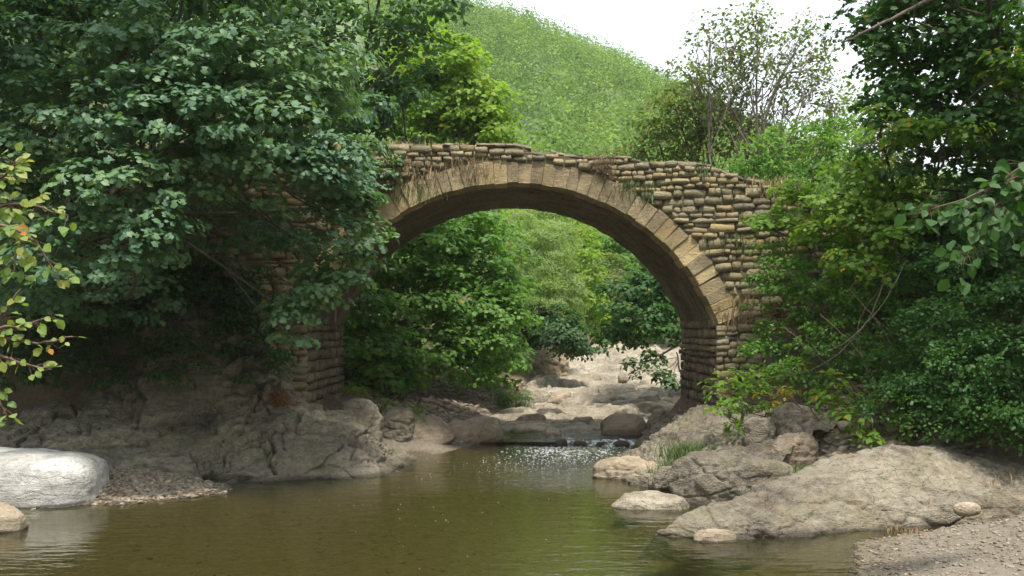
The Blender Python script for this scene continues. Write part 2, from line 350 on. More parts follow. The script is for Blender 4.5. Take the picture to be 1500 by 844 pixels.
def rifflemat():
    m, n, out = newmat('riffle water'); N, L, noise, ramp, mix, mr, mth, bump, mapping = nodes(n)
    pos = N('ShaderNodeNewGeometry').outputs['Position']; a = noise(7, 5, mapping(pos, (1.3, .55, 1)), 0.7); b = noise(30, 3, pos)
    nb = bump(mth('ADD', a, mth('MULTIPLY', b, .4)), 1.0, .04)
    w_ = N('ShaderNodeBsdfPrincipled'); w_.inputs['Base Color'].default_value = (0.035, 0.035, 0.018, 1); w_.inputs['Roughness'].default_value = .06; L(nb, w_.inputs['Normal'])
    f_ = N('ShaderNodeBsdfPrincipled'); f_.inputs['Base Color'].default_value = (0.8, 0.83, 0.85, 1); f_.inputs['Roughness'].default_value = .4; L(nb, f_.inputs['Normal'])
    ms = N('ShaderNodeMixShader'); L(mr(a, .47, .58, 0, 1), ms.inputs[0]); L(w_.outputs[0], ms.inputs[1]); L(f_.outputs[0], ms.inputs[2]); L(ms.outputs[0], out.inputs[0]); return m
M['riffle'] = rifflemat()
def plainmat(name, c, rough=0.8):
    m, n, out = newmat(name); N, L, noise, ramp, mix, mr, mth, bump, mapping = nodes(n)
    geo = N('ShaderNodeNewGeometry'); a = mth('ADD', mth('MULTIPLY', noise(5, 4, geo.outputs['Position']), 0.5), mth('MULTIPLY', geo.outputs['Random Per Island'], 0.5))
    bs = N('ShaderNodeBsdfPrincipled'); L(ramp(a, [(0.2, tuple(x * 0.55 for x in c)), (0.8, tuple(min(1, x * 1.35) for x in c))]), bs.inputs['Base Color'])
    bs.inputs['Roughness'].default_value = rough; L(bs.outputs[0], out.inputs[0]); return m
M['straw'] = plainmat('dry grass', (0.30, 0.22, 0.12)); M['grass'] = plainmat('green grass', (0.09, 0.14, 0.035))
M['twig'] = plainmat('twig', (0.13, 0.085, 0.06)); M['hill'] = plainmat('wooded hill soil', (0.10, 0.16, 0.045))
M['bark'] = barkmat('bark', (0.05, 0.04, 0.03), (0.14, 0.115, 0.09)); M['bark_pale'] = barkmat('pale bark', (0.13, 0.10, 0.08), (0.30, 0.25, 0.21))
M['leaf_maple'] = leafmat('cool maple leaves', [(0.06, 0.135, 0.085), (0.09, 0.185, 0.105), (0.13, 0.235, 0.11), (0.19, 0.28, 0.09)], trans=0.3, rough=0.5, spec=0.38, yellow=0.008, yc=(0.30, 0.20, 0.05))
M['leaf_dark'] = leafmat('dark leaves', [(0.028, 0.07, 0.026), (0.05, 0.115, 0.038), (0.08, 0.16, 0.045)], trans=0.35, spec=0.3)
M['leaf_right'] = leafmat('fresh dark green leaves', [(0.028, 0.08, 0.02), (0.048, 0.125, 0.028), (0.085, 0.18, 0.038)], trans=0.38, spec=0.3, yellow=0.01)
M['leaf_bright'] = leafmat('bright yellow green leaves', [(0.09, 0.19, 0.03), (0.15, 0.27, 0.038), (0.23, 0.33, 0.05)], trans=0.5, spec=0.3, yellow=0.03)
M['leaf_lime'] = leafmat('lime green leaves', [(0.11, 0.22, 0.03), (0.18, 0.30, 0.04), (0.27, 0.36, 0.055)], trans=0.5, spec=0.3, yellow=0.03)
M['leaf_mid'] = leafmat('mid green leaves', [(0.065, 0.155, 0.032), (0.11, 0.235, 0.042), (0.18, 0.31, 0.055)], trans=0.45, spec=0.35, yellow=0.01)
M['leaf_willow'] = leafmat('silvery willow leaves', [(0.16, 0.24, 0.09), (0.22, 0.31, 0.12), (0.29, 0.37, 0.15)], trans=0.45, spec=0.3)
M['leaf_olive'] = leafmat('olive brown leaves', [(0.08, 0.13, 0.035), (0.12, 0.18, 0.045), (0.18, 0.22, 0.06)], trans=0.42, spec=0.25, yellow=0.06, yc=(0.24, 0.16, 0.06))
M['leaf_hill'] = leafmat('yellow green forest canopy', [(0.05, 0.115, 0.03), (0.10, 0.19, 0.038), (0.17, 0.27, 0.045), (0.27, 0.33, 0.06)], trans=0.3, spec=0.15, patch=0.85, pscale=0.22)  # the canopy's own greens, varied in patches
M['leaf_near'] = leafmat('pale green leaves', [(0.10, 0.20, 0.05), (0.17, 0.27, 0.06), (0.24, 0.31, 0.08), (0.33, 0.33, 0.07)], trans=0.4, spec=0.4, patch=0.2, yellow=0.03, yc=(0.40, 0.2, 0.03))
M['leaf_yellow'] = leafmat('yellow leaves', [(0.30, 0.27, 0.03), (0.40, 0.30, 0.04), (0.24, 0.26, 0.04)], trans=0.35)
M['leaf_rust'] = leafmat('rusty dry leaves', [(0.16, 0.07, 0.025), (0.22, 0.10, 0.035), (0.13, 0.08, 0.03)], trans=0.25)

# ------------------------------------------------------------------ leaves
def _t(o, z=None, centre=None):
    V = [centre] + o; n = len(o); return np.array(V, float), np.array([(0, i + 1, (i + 1) % n + 1) for i in range(n)])
TPL = {
 'maple': _t([(0, 0, 0), (.42, -.02, -.08), (.27, .24, -.02), (.56, .52, -.12), (.22, .58, -.02), (0, 1, -.18), (-.22, .58, -.02), (-.56, .52, -.12), (-.27, .24, -.02), (-.42, -.02, -.08)], centre=(0, .38, .04)),
 'maple6': _t([(0, 0, 0), (.42, .15, -.06), (.3, .55, -.05), (0, 1, -.15), (-.3, .55, -.05), (-.42, .15, -.06)], centre=(0, .4, .04)),
 'oval': (np.array([(0, 0, 0), (.28, .3, .05), (.24, .68, .03), (0, 1, -.08), (-.24, .68, .03), (-.28, .3, .05), (0, .5, -.02)], float),
          np.array([(0, 1, 6), (1, 2, 6), (2, 3, 6), (3, 4, 6), (4, 5, 6), (5, 0, 6)])),
 'quad': (np.array([(0, 0, 0), (.3, .5, .05), (0, 1, -.06), (-.3, .5, .05)], float), np.array([(0, 1, 2), (0, 2, 3)])),
 'blade': (np.array([(0, 0, 0), (.11, .45, .03), (0, 1, -.08), (-.11, .45, .03)], float), np.array([(0, 1, 2), (0, 2, 3)])),
}
TPL['maple8'] = _t([(0, 0, 0), (.48, .06, -.08), (.24, .34, -.02), (.5, .7, -.12), (0, 1, -.16), (-.5, .7, -.12), (-.24, .34, -.02), (-.48, .06, -.08)], centre=(0, .4, .04))
def frames(n, d):
    n = n / (np.linalg.norm(n, axis=1, keepdims=True) + 1e-9)
    y = d - (d * n).sum(1, keepdims=True) * n; y /= np.linalg.norm(y, axis=1, keepdims=True) + 1e-9
    x = np.cross(y, n); return x, y, n
def leaves_mesh(P_, n, d, size, tpl):
    T, Fc = TPL[tpl]; x, y, z = frames(n, d)
    V = P_[:, None, :] + size[:, None, None] * (T[None, :, 0:1] * x[:, None, :] + T[None, :, 1:2] * y[:, None, :] + T[None, :, 2:3] * z[:, None, :])
    k = len(T); A = (np.arange(len(P_)) * k)[:, None, None] + Fc[None]
    return V.reshape(-1, 3), A.reshape(-1, 3)
def unit(r, n):
    v = r.normal(0, 1, (n, 3)); return v / np.linalg.norm(v, axis=1, keepdims=True)
UP = np.array([0, 0, 1.0])
def clump_leaves(cen, out, rad, per, r, size, flat=0.55, upw=0.8, hang=0.35, fill=0.35, jit=0.45):
    """leaves of many clumps at once: cen (n,3), out (n,3) outward direction, rad (n,)"""
    n = len(cen); c = np.repeat(cen, per, 0); o = np.repeat(out, per, 0); rr = np.repeat(rad, per)
    u = unit(r, n * per); u[:, 2] = np.where(u[:, 2] < -0.35, -u[:, 2], u[:, 2])
    rho = 1 - fill * r.random(n * per) ** 1.5
    pos = c + u * (rho * rr)[:, None] * np.array([1, 1, flat])
    nrm = u * 0.6 + o * 0.45 + UP * upw + r.normal(0, jit, u.shape)
    d = u * 0.8 + o * 0.4 - UP * hang + r.normal(0, 0.4, u.shape)
    return pos, nrm, d, size * r.uniform(0.5, 1.35, n * per)
def lobes_px(L):
    """(px, py, Y, rx_px, ry_px, [ry depth m]) -> centre, radii in metres"""
    out = []
    for l in L:
        px, py, Y, rx, ry = l[:5]; c = P(px, py, Y); a, b = rx * Y / F, ry * Y / F
        out.append((c, np.array([a, l[5] if len(l) > 5 else (a + b) * 0.5, b])))
    return out
def build_plant(name, label, cat, base, lobes, mat, leaf, tpl='quad', dens=1.0, clump=0.35, per=26, bark='bark', trunk_r=0.14, seed=1, group=None,
                fork=0.5, solo=0, upw=0.8, hang=0.35, sub=2, twig_r=0.010, cover=1.6, shell=(0.7, 1.08), cone=None, limbs=True, jit=0.45, flat=0.55, crown='crown', stem='trunk', kindc=None, dm=1.9, lmax=.055):
    per = int(per * dm); r = np.random.default_rng(seed); base = np.asarray(base, float)
    t = thing(name, tuple(base), label, cat, group); LB = lobes_px(lobes)
    cens, outs, rads, wood = [], [], [], Geo()
    allc = np.array([c for c, _ in LB]); mid = allc.mean(0)
    fp = base + (mid - base) * fork; fp[2] = base[2] + max(0.3, (mid[2] - base[2]) * fork)
    if limbs:
        tp = curve(base - UP * 0.25, fp, 8, r, 0.05); wood.add(*tube(tp, np.linspace(trunk_r * 1.25, trunk_r * 0.75, 8), 8))
    for c, R in LB:
        area = 4 * pi * ((R[0] * R[1]) ** 1.6 / 3 + (R[0] * R[2]) ** 1.6 / 3 + (R[1] * R[2]) ** 1.6 / 3) ** (1 / 1.6)
        n = max(3, int(area / (clump ** 2 * 3.14) * cover * dens)); u = unit(r, n); rho = r.uniform(shell[0], shell[1], n)
        inner = r.random(n) < 0.18; rho = np.where(inner, r.uniform(0.2, 0.7, n), rho)
        cp = c + u * rho[:, None] * R; on = u / R; on /= np.linalg.norm(on, axis=1, keepdims=True)
        cens.append(cp); outs.append(on); rads.append(clump * r.uniform(0.55, 1.25, n))
        if limbs:
            s = tp[r.integers(4, 8)]; lp = curve(s, c, 7, r, 0.1, 0.05); lr = min(trunk_r * 0.5, lmax)
            wood.add(*tube(lp, np.linspace(lr, lr * 0.4, 7), 6))
            for k in range(min(sub, n)):
                q = curve(lp[r.integers(3, 7)], cp[k], 5, r, 0.1, 0.03); wood.add(*tube(q, np.linspace(lr * 0.35 + twig_r * 0.5, twig_r * 0.5, 5), 4))
    cens = np.concatenate(cens); outs = np.concatenate(outs); rads = np.concatenate(rads)
    g = cens[:, 2] > ground_h(cens[:, 0], cens[:, 1]) - .05; cens, outs, rads = cens[g], outs[g], rads[g]
    pos, nrm, d, sz = clump_leaves(cens, outs, rads, per, r, leaf, upw=upw, hang=hang, jit=jit, flat=flat)
    if solo:
        # the leaves nearest to the camera side become objects of their own
        u = pos / pos[:, 1:2]; vis = (np.abs(pos[:, 0] / pos[:, 1]) < 0.5)
        score = sz / pos[:, 1] + r.random(len(pos)) * 1e-4 - (~vis) * 9
        idx = np.argsort(-score)[:solo]
        T, Fc = TPL[tpl]; lm = mesh_np('leaf', T, Fc, mat, True); x, y, z = frames(nrm[idx], d[idx])
        for k, i in enumerate(idx):
            o = link('leaf', lm, t); s = sz[i]; q = pos[i] - base
            o.matrix_basis = Matrix(((x[k][0] * s, y[k][0] * s, z[k][0] * s, q[0]), (x[k][1] * s, y[k][1] * s, z[k][1] * s, q[1]), (x[k][2] * s, y[k][2] * s, z[k][2] * s, q[2]), (0, 0, 0, 1)))
        m = np.ones(len(pos), bool); m[idx] = False; pos, nrm, d, sz = pos[m], nrm[m], d[m], sz[m]
    V, Fc = leaves_mesh(pos, nrm, d, sz, tpl); part(crown, V, Fc, mat, t, True, 'stuff' if solo else kindc)
    if wood.n: V, Fc = wood.get(); part(stem, V, Fc, M[bark], t)
    return t

# ------------------------------------------------------------------ terrain
SH = np.array([(2.6, -8), (2.8, 4), (3.07, 9.2), (3.55, 10.7), (4.3, 11.7), (3.2, 12.4), (2.2, 13.0), (1.9, 14.4), (1.35, 15.6), (2.0, 17.5), (2.5, 19.4), (2.7, 21.0),
               (1.2, 21.2), (0.05, 20.9), (-.64, 20), (-1.29, 18.4), (-1.75, 17.6), (-1.51, 16.1), (-2.3, 15.25), (-4.1, 14.7), (-3.9, 13.9), (-4.8, 12.95), (-6, 12.9), (-7.0, 12.5),
               (-7.0, 11.8), (-5.95, 11.5), (-5.75, 10.9), (-6.5, 9), (-7, 5), (-7, -8)])
def sdist(X, Y):
    p = np.stack([X, Y], 1); d = np.full(len(p), 1e9); ins = np.zeros(len(p), bool); n = len(SH)
    for i in range(n):
        a, b = SH[i], SH[(i + 1) % n]; e = b - a; t = np.clip(((p - a) @ e) / (e @ e), 0, 1)
        d = np.minimum(d, np.linalg.norm(p - a - t[:, None] * e, axis=1))
        c = ((a[1] > p[:, 1]) != (b[1] > p[:, 1])) & (p[:, 0] < (b[0] - a[0]) * (p[:, 1] - a[1]) / (b[1] - a[1] + 1e-12) + a[0]); ins ^= c
    return np.where(ins, -d, d)
CT = np.array([(-3, 16.3, .45), (-4.1, 17.2, .8), (-6, 16.4, .6), (-6, 17.5, 1.1), (-8.5, 16.3, .8), (-8, 18.6, 3.2), (-5, 18.9, 2.4), (-6.5, 21, 4.4), (-9, 21, 4.6), (-4.0, 20.6, 1.0), (-3.4, 21.6, .9), (-4.0, 22.6, 1.5),
  (-2.7, 18.3, .55), (-2.9, 20.2, .7), (-3, 23, 1.2), (-1.5, 22, .4), (-.5, 24, .45), (-0.6, 28, .7), (-3, 28, 1.9), (-5.8, 25, 2.6), (-4, 24, 1.3), (-8, 30, 5.5), (0.2, 35, 1.1), (-2, 40, 3.5), (-6, 45, 6),
  (2.5, 22.5, .2), (3, 26, .38), (4, 30, .6), (5.5, 38, 1.05), (7, 45, 1.4), (4.6, 24, .8), (6.8, 28, 1.5), (8.5, 24, 3.2), (11, 34, 3), (13, 45, 4), (2.5, 50, 2.5), (8, 55, 2.2),
  (3.3, 17.5, .75), (3.2, 20.5, .6), (3.0, 15.5, .35), (3.4, 14, .3), (4.6, 15, .95), (4.5, 13.4, .5), (6, 14, 1.0), (6, 16, 2.1), (5.2, 18, 3.0), (7, 18, 4.2), (5.6, 21, 3.2), (8, 14, 1.9), (9, 17, 4.8),
  (9, 10.5, .9), (5.2, 11.3, .22), (6.3, 11.6, .38), (5.5, 9, .36), (4.0, 7, .12), (8, 7, .6), (-9, 13, .6), (-10, 16, 2.5), (-10, 9, .6), (-9, 2, .8), (7, 0, .8), (-7, 14, .4), (-5.2, 13.8, .12),
  (-30, 20, 15), (30, 20, 13), (-30, 60, 24), (35, 60, 14), (-20, -12, 9), (20, -12, 9), (0, -24, 14), (-45, -10, 28), (45, -10, 28), (-5.0, 15.3, .25), (-8, 14.4, .35)])  # unseen ground behind the camera is raised to cut low sky light
def _rbf():
    p = CT[:, :2]; D = np.linalg.norm(p[:, None] - p[None], axis=2); n = len(p)
    A = np.zeros((n + 1, n + 1)); A[:n, :n] = -D - np.eye(n) * 0.05; A[:n, n] = 1; A[n, :n] = 1
    return np.linalg.solve(A, np.append(CT[:, 2], 0))
RW = _rbf()
def ground_h(X, Y):
    X = np.asarray(X, float); Y = np.asarray(Y, float); Xc = np.clip(X, -45, 45); Yc = np.clip(Y, -25, 62)
    D = np.sqrt((Xc[:, None] - CT[None, :, 0]) ** 2 + (Yc[:, None] - CT[None, :, 1]) ** 2)
    h = -D @ RW[:-1] + RW[-1]; h = np.clip(h, 0.04, 30)
    s = sdist(X, Y); p3 = np.stack([X, Y, X * 0], 1)
    h = h + fbm(p3 * 0.8, 3, 5) * np.clip(0.02 + 0.12 * h, 0, 0.35) + fbm(p3 * 5, 2, 9) * 0.012
    h = np.maximum(h, 0.03) * sst(-0.05, 0.7, s)
    bed = -0.04 - 0.42 * sst(0.0, 1.8, -s) + fbm(p3 * 3, 3, 31) * 0.035
    def box(x0, x1, y0, y1, e=.4): return sst(x0 - e * .3, x0 + e, X) * sst(x1 + e * .3, x1 - e, X) * sst(y0 - e * .3, y0 + e, Y) * sst(y1 + e * .3, y1 - e, Y)
    h = h - 0.45 * box(-9.7, -1.5, 14.7, 19.0) - 0.35 * box(1.5, 4.3, 12.9, 20.6) - 0.3 * box(1.5, 8, 10.95, 13.4) * sst(7.4, 5.4, X)
    lf = np.interp(Y, [21, 24, 28, 35, 45, 52], [-1.0, -.7, -.1, .8, 2.6, 4.6]); rt = np.interp(Y, [21, 24, 28, 35, 45, 52], [4.0, 4.6, 6.2, 8.2, 9.6, 10])
    cm = sst(0, .8, X - lf) * sst(0, .8, rt - X) * sst(20.8, 21.6, Y) * sst(53, 51, Y); h = h * (1 - cm) + cm * (0.07 + (Y - 21) * .051 - .4)
    return np.where(s > 0, h + 0.0, 0) * (s > -0.05) + np.where(s <= 0, bed * sst(-0.02, 0.15, -s), 0)
def gh(x, y): return float(ground_h(np.array([x]), np.array([y]))[0])
def stretch(a, b, n, lo, hi, m):
    c = np.linspace(a, b, n); g = np.geomspace(1, abs(hi - b) + 1, m)[1:] - 1; l = np.geomspace(1, abs(lo - a) + 1, m)[1:] - 1
    return np.concatenate([a - l[::-1], c, b + g])
xs = stretch(-10, 11, 170, -700, 700, 40); ys = stretch(7, 34, 210, -230, 830, 46)
GX, GY = np.meshgrid(xs, ys, indexing='ij')
gz = ground_h(GX.ravel(), GY.ravel())
gv = np.stack([GX.ravel(), GY.ravel(), gz], 1)
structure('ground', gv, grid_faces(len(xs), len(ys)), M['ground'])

# the wooded hill
def crest(X):
    px = np.array([-400, 300, 560, 640, 700, 770, 870, 970, 1060, 1160, 1300, 1600, 2200]); py = np.array([-150, -120, -50, -14, 6, 26, 62, 106, 150, 196, 250, 300, 330])
    return HE + (HZ - np.interp(X * F / 250 + CX, px, py)) * 250 / F - 6.4
def hill_h(X, Y):
    t = np.clip((Y - 56) / 194, 0, 1.0); k = (1 - np.cos(np.clip(t, 0, 1) * pi)) / 2 * 0.45 + t * 0.55
    p = np.stack([X / 45, Y / 45, X * 0], 1)
    return 2.4 + (crest(X * 250 / np.clip(Y, 120, 400)) - 2.4) * k + fbm(p, 3, 77) * 3.0 * np.clip((Y - 56) / 60, 0, 1) * (1 - sst(0.75, 1, t) * 0.8) - np.clip(Y - 262, 0, 500) * 0.25
hx = np.linspace(-230, 330, 150); hy = np.linspace(54, 420, 110); A, B = np.meshgrid(hx, hy, indexing='ij')
hv = np.stack([A.ravel(), B.ravel(), hill_h(A.ravel(), B.ravel())], 1)
structure('hill', hv, grid_faces(len(hx), len(hy)), M['hill'])
r = np.random.default_rng(3); n = 5200
Yt = 58 + 215 * r.random(n) ** 0.62; Xt = (r.uniform(-0.14, 0.47, n)) * Yt
zt = hill_h(Xt, Yt); R_ = r.choice([r.uniform(1.2, 2.0, n), r.uniform(2.0, 3.6, n)][0:1] + [r.uniform(2.0, 3.8, n)], axis=0) if False else 1.3 + 2.6 * r.random(n) ** 1.6 * (0.75 + 0.25 * Yt / 200)
per = 70; u = unit(r, n * per); u[:, 2] = np.abs(u[:, 2]) * 1.2 - 0.3
c = np.repeat(np.stack([Xt, Yt, zt + R_ * 0.9], 1), per, 0); Rr = np.repeat(R_, per)
pos = c + u * Rr[:, None] * np.array([0.8, 0.8, 1.25]) * r.uniform(0.75, 1.05, (n * per, 1))
V, Fc = leaves_mesh(pos, u * 1.2 + UP * 0.25 + r.normal(0, 0.2, u.shape), u * 0.5 - UP * 0.3 + r.normal(0, 0.5, u.shape), (0.27 + 0.08 * Rr) * r.uniform(0.7, 1.3, n * per), 'quad')
o = top('hillside_forest', V, Fc, M['leaf_hill'], 'bright green wood covering the hill behind the bridge', 'forest'); o['kind'] = 'stuff'

# ------------------------------------------------------------------ water
wx = np.concatenate([np.linspace(-40, -9, 6), np.linspace(-8.8, 4.6, 270), np.linspace(5, 40, 6)]) if False else np.linspace(-9.5, 5.2, 230)
wy = np.concatenate([np.linspace(-60, 6.0, 14), np.linspace(6.1, 20.9, 270)])
A, B = np.meshgrid(wx, wy, indexing='ij'); A = A.ravel(); B = B.ravel(); p3 = np.stack([A, B, A * 0], 1)
live = sst(14.5, 19.5, B) * sst(2.6, 0.6, np.abs(A - 0.22 * (B - 14)))
wz = fbm(p3 * np.array([3.5, 5.5, 1]), 3, 40) * (0.0008 + 0.014 * live) + np.abs(fbm(p3 * np.array([7, 12, 1]), 2, 44)) * 0.02 * live
structure('river', np.stack([A, B, wz], 1), grid_faces(len(wx), len(wy)), M['water'])

# ------------------------------------------------------------------ rock banks and boulders
def surf_disp(V, nrm, amp=1.0, cell=(1.1, 1.1, 2.6), crack=0.07, seed=0, rot=0.35, rough=0.05, blocks=0.05, cw=0.06):
    """cracked, bedded rock: pieces tilt out, joints are cut in"""
    c, s = math.cos(rot), math.sin(rot); q = V.copy(); q[:, 0], q[:, 2] = V[:, 0] * c - V[:, 2] * s, V[:, 0] * s + V[:, 2] * c
    wv = np.stack([fbm(V * 1.5 + 7, 3, seed), fbm(V * 1.5 + 19, 3, seed + 1), fbm(V * 1.5 + 33, 3, seed + 2)], 1) * 0.16
    q = (q + wv) * np.array(cell); f1, f2, cid = worley(q, seed + 5); e = f2 - f1
    q2 = q * 2.6 + 5; g1, g2, cid2 = worley(q2, seed + 9)
    keep = (fbm(V * 0.7, 2, seed + 60) > -0.35)
    d = -crack * (1 - sst(0, cw, e)) - crack * 0.7 * (1 - sst(0, cw * 1.3, g2 - g1)) * keep
    d += (cid - 0.5) * blocks * 2 + (cid2 - 0.5) * blocks * 0.5
    st = np.sin((q[:, 2] * 5 + fbm(V * 1.2, 3, seed + 3) * 3)) * 0.012
    rg_ = (1 - np.abs(fbm(q * 1.6, 4, seed + 31))) ** 2
    d += st + fbm(V * 2.2, 5, seed + 13, .58) * rough + fbm(V * 14, 3, seed + 21, .6) * rough * 0.28 - rg_ * rough * .8
    return V + nrm * (d * amp)[:, None]
def bank(name, rows, nu, nv, mat, seed, **kw):
    """rows: list of profiles; each a list of (X,Y,Z) from water up; interpolated smoothly along u"""
    C_ = np.array(rows, float); k, m, _ = C_.shape
    def interp(A_, n, ax):
        A_ = np.moveaxis(A_, ax, 0); t = np.linspace(0, len(A_) - 1, n); i = np.clip(t.astype(int), 0, len(A_) - 2); f = (t - i)[:, None, None]
        p0 = A_[np.clip(i - 1, 0, None)]; p1 = A_[i]; p2 = A_[i + 1]; p3 = A_[np.clip(i + 2, None, len(A_) - 1)]
        B_ = 0.5 * ((2 * p1) + (-p0 + p2) * f + (2 * p0 - 5 * p1 + 4 * p2 - p3) * f * f + (-p0 + 3 * p1 - 3 * p2 + p3) * f ** 3)
        return np.moveaxis(B_, 0, ax)
    G = interp(interp(C_, nu, 0), nv, 1); V = G.reshape(-1, 3); nm = grid_normals(V, nu, nv)
    if nm[:, 2].mean() < 0: nm = -nm
    return surf_disp(V, nm, seed=seed, **kw), grid_faces(nu, nv)
def pr(*pts): return [tuple(P(*p)) for p in pts]
# left bank: a cracked ledge falling to the water; each row runs from under the water up into the dark cliff
rows = [
 [(-9.6, 14.0, -.3), (-9.6, 14.5, .1), (-9.6, 15.2, .45), (-9.6, 16.4, .85), (-9.6, 17.6, 1.3), (-9.6, 18.6, 3.0), (-9.6, 19.6, 5.0)],
 [(-7.6, 14.2, -.3), (-7.6, 14.7, .12), (-7.6, 15.3, .45), (-7.6, 16.4, .82), (-7.6, 17.5, 1.2), (-7.6, 18.4, 2.8), (-7.6, 19.6, 5.0)],
 [(-6.2, 14.4, -.3), (-6.2, 14.9, .08), (-6.2, 15.4, .42), (-6.2, 16.3, .72), (-6.2, 17.1, 1.1), (-6.2, 17.35, 3.0), (-6.2, 17.5, 4.6)],
 [(-5.0, 14.5, -.3), (-5.0, 14.95, .05), (-5.0, 15.4, .25), (-5.0, 16.2, .55), (-5.0, 16.9, .95), (-5.0, 17.2, 2.3), (-5.0, 17.5, 3.9)],
 [(-4.0, 14.5, -.3), (-4.0, 14.95, .05), (-4.0, 15.4, .25), (-4.0, 16.1, .68), (-4.0, 16.8, 1.02), (-4.1, 17.2, 1.6), (-4.15, 17.5, 2.7)],
 [(-3.1, 14.8, -.3), (-3.1, 15.2, .05), (-3.1, 15.5, .36), (-3.1, 16.1, .68), (-3.2, 16.8, .85), (-3.3, 17.3, .85), (-3.6, 17.9, .8)],
 [(-2.3, 15.0, -.3), (-2.3, 15.3, .04), (-2.35, 15.6, .30), (-2.4, 16.2, .50), (-2.5, 17.0, .60), (-2.7, 17.8, .62), (-3.0, 19.0, .6)],
 [(-1.4, 15.5, -.3), (-1.55, 15.8, .02), (-1.7, 16.1, .10), (-1.9, 16.6, .16), (-2.1, 17.2, .20), (-2.3, 18.0, .25), (-2.6, 19.5, .3)],
 [(-1.1, 16.5, -.4), (-1.2, 16.7, -.2), (-1.3, 16.9, -.1), (-1.5, 17.2, -.05), (-1.7, 17.6, 0.0), (-2.0, 18.4, .05), (-2.2, 19.8, .1)]]
V, Fc = bank('left', rows, 330, 190, None, 11, crack=0.16, cell=(0.7, 0.7, 2.0), rot=-0.2, rough=0.05, blocks=0.13, cw=0.045)
structure('rock_bank', V, Fc, M['rock_left'])
# right bank ledge under the right pier
rows = [
 [(2.6, 20.6, .1), (2.7, 20.4, .25), (3.0, 20.4, .5), (3.3, 20.4, .62), (3.8, 20.4, .7), (4.4, 20.4, .9)],
 [(2.1, 18.6, -.3), (2.35, 18.6, .12), (2.7, 18.6, .45), (3.1, 18.6, .72), (3.6, 18.6, .85), (4.4, 18.6, 1.0)],
 [(1.7, 17.0, -.3), (1.95, 17.0, .08), (2.35, 17.1, .42), (2.8, 17.2, .75), (3.4, 17.3, .92), (4.4, 17.4, 1.1)],
 [(1.2, 15.7, -.3), (1.4, 15.8, .06), (1.75, 16.0, .20), (2.3, 16.3, .45), (3.1, 16.5, .72), (4.4, 16.6, 1.2)],
 [(1.5, 14.7, -.3), (1.65, 14.8, .05), (1.95, 15.0, .14), (2.5, 15.4, .34), (3.2, 15.7, .62), (4.4, 15.9, 1.15)],
 [(1.9, 13.6, -.3), (2.1, 13.8, .05), (2.5, 14.1, .22), (3.0, 14.5, .45), (3.6, 14.9, .75), (4.6, 15.2, 1.1)],
 [(2.8, 12.7, -.3), (3.0, 12.9, .1), (3.3, 13.2, .3), (3.7, 13.7, .55), (4.2, 14.2, .85), (5.0, 14.6, 1.05)]]
V, Fc = bank('right', rows, 240, 130, None, 23, crack=0.07, cell=(1.2, 1.2, 3.0), rot=0.3, rough=0.06, blocks=0.06)
structure('rock_ledge', V, Fc, M['rock_whale'])
# pale slabs that floor the river above the bridge
bx = np.linspace(-1.5, 9.5, 200); by = np.concatenate([np.linspace(21.0, 32, 170), np.linspace(32.2, 52, 90)])
A, B = np.meshgrid(bx, by, indexing='ij'); A = A.ravel(); B = B.ravel()
left = np.interp(B, [21, 24, 28, 35, 45, 52], [-1.0, -.7, -.1, .8, 2.6, 4.6]); right = np.interp(B, [21, 24, 28, 35, 45, 52], [4.0, 4.6, 6.2, 8.2, 9.6, 10])
p3 = np.stack([A, B, A * 0], 1)
q = np.stack([A * 0.45 + 0.2 * B + fbm(p3 * 0.6, 3, 3) * 0.5, B * 0.95 - A * 0.2 + fbm(p3 * 0.6 + 9, 3, 4) * 0.4, A * 0], 1)
f1, f2, cid = worley(q * 1.25, 91); g1, g2, cid2 = worley(q * 2.9, 95)
bz = 0.07 + (B - 21) * 0.054 + 0.24 * (0.35 + 0.65 * sst(21.5, 24.5, B)) * (cid - 0.45) + 0.12 * (cid2 - .5) - 0.15 * (1 - sst(0, .09, f2 - f1)) - .07 * (1 - sst(0, .09, g2 - g1)) + fbm(p3 * 1.4, 5, 8) * 0.07
edge = np.maximum(left - A, A - right); bz -= sst(-0.5, 0.9, edge) * 0.9; bz -= sst(21.9, 21.1, B) * 0.35
structure('river_bed_rock', np.stack([A, B, bz], 1), grid_faces(len(bx), len(by)), M['rock_pale'])

def boulder(name, label, c, R, mat, seed=0, sub=5, p=3.0, rot=(0, 0, 0), amp=0.06, crack=0.0, cell=2.0, cat='boulder', group=None, cuts=4, flatb=None):
    r = np.random.default_rng(seed); V, Fc = ICO[sub]; V = V.copy()
    k = (np.abs(V) ** p).sum(1) ** (1 / p); V = V / k[:, None]
    for _ in range(cuts):
        n = unit(r, 1)[0]; n[2] = abs(n[2]) * 0.8; d = V @ n; lim = r.uniform(0.72, 0.92); V -= np.clip(d - lim, 0, None)[:, None] * n * 0.85
    nrm = V / np.linalg.norm(V, axis=1, keepdims=True); R = np.array(R, float); s = R.mean()
    W = V * R
    d = fbm(W / s * 1.1 + seed, 4, seed) * amp * s * 1.4 + fbm(W / s * 5 + seed, 3, seed + 5) * amp * s * 0.25
    if crack:
        f1, f2, cid = worley(W * cell * np.array([1, 1, 2.2]) + fbm(W * 2, 2, 3)[:, None] * 0.3, seed)
        d += -crack * (1 - sst(0, .07, f2 - f1)) + (cid - .5) * crack
    W = W + nrm * d[:, None]
    E = np.array(Matrix.Rotation(rot[2], 3, 'Z') @ Matrix.Rotation(rot[1], 3, 'Y') @ Matrix.Rotation(rot[0], 3, 'X'))
    W = W @ E.T + np.array(c)
    return top(name, W, Fc, mat, label, cat, group)
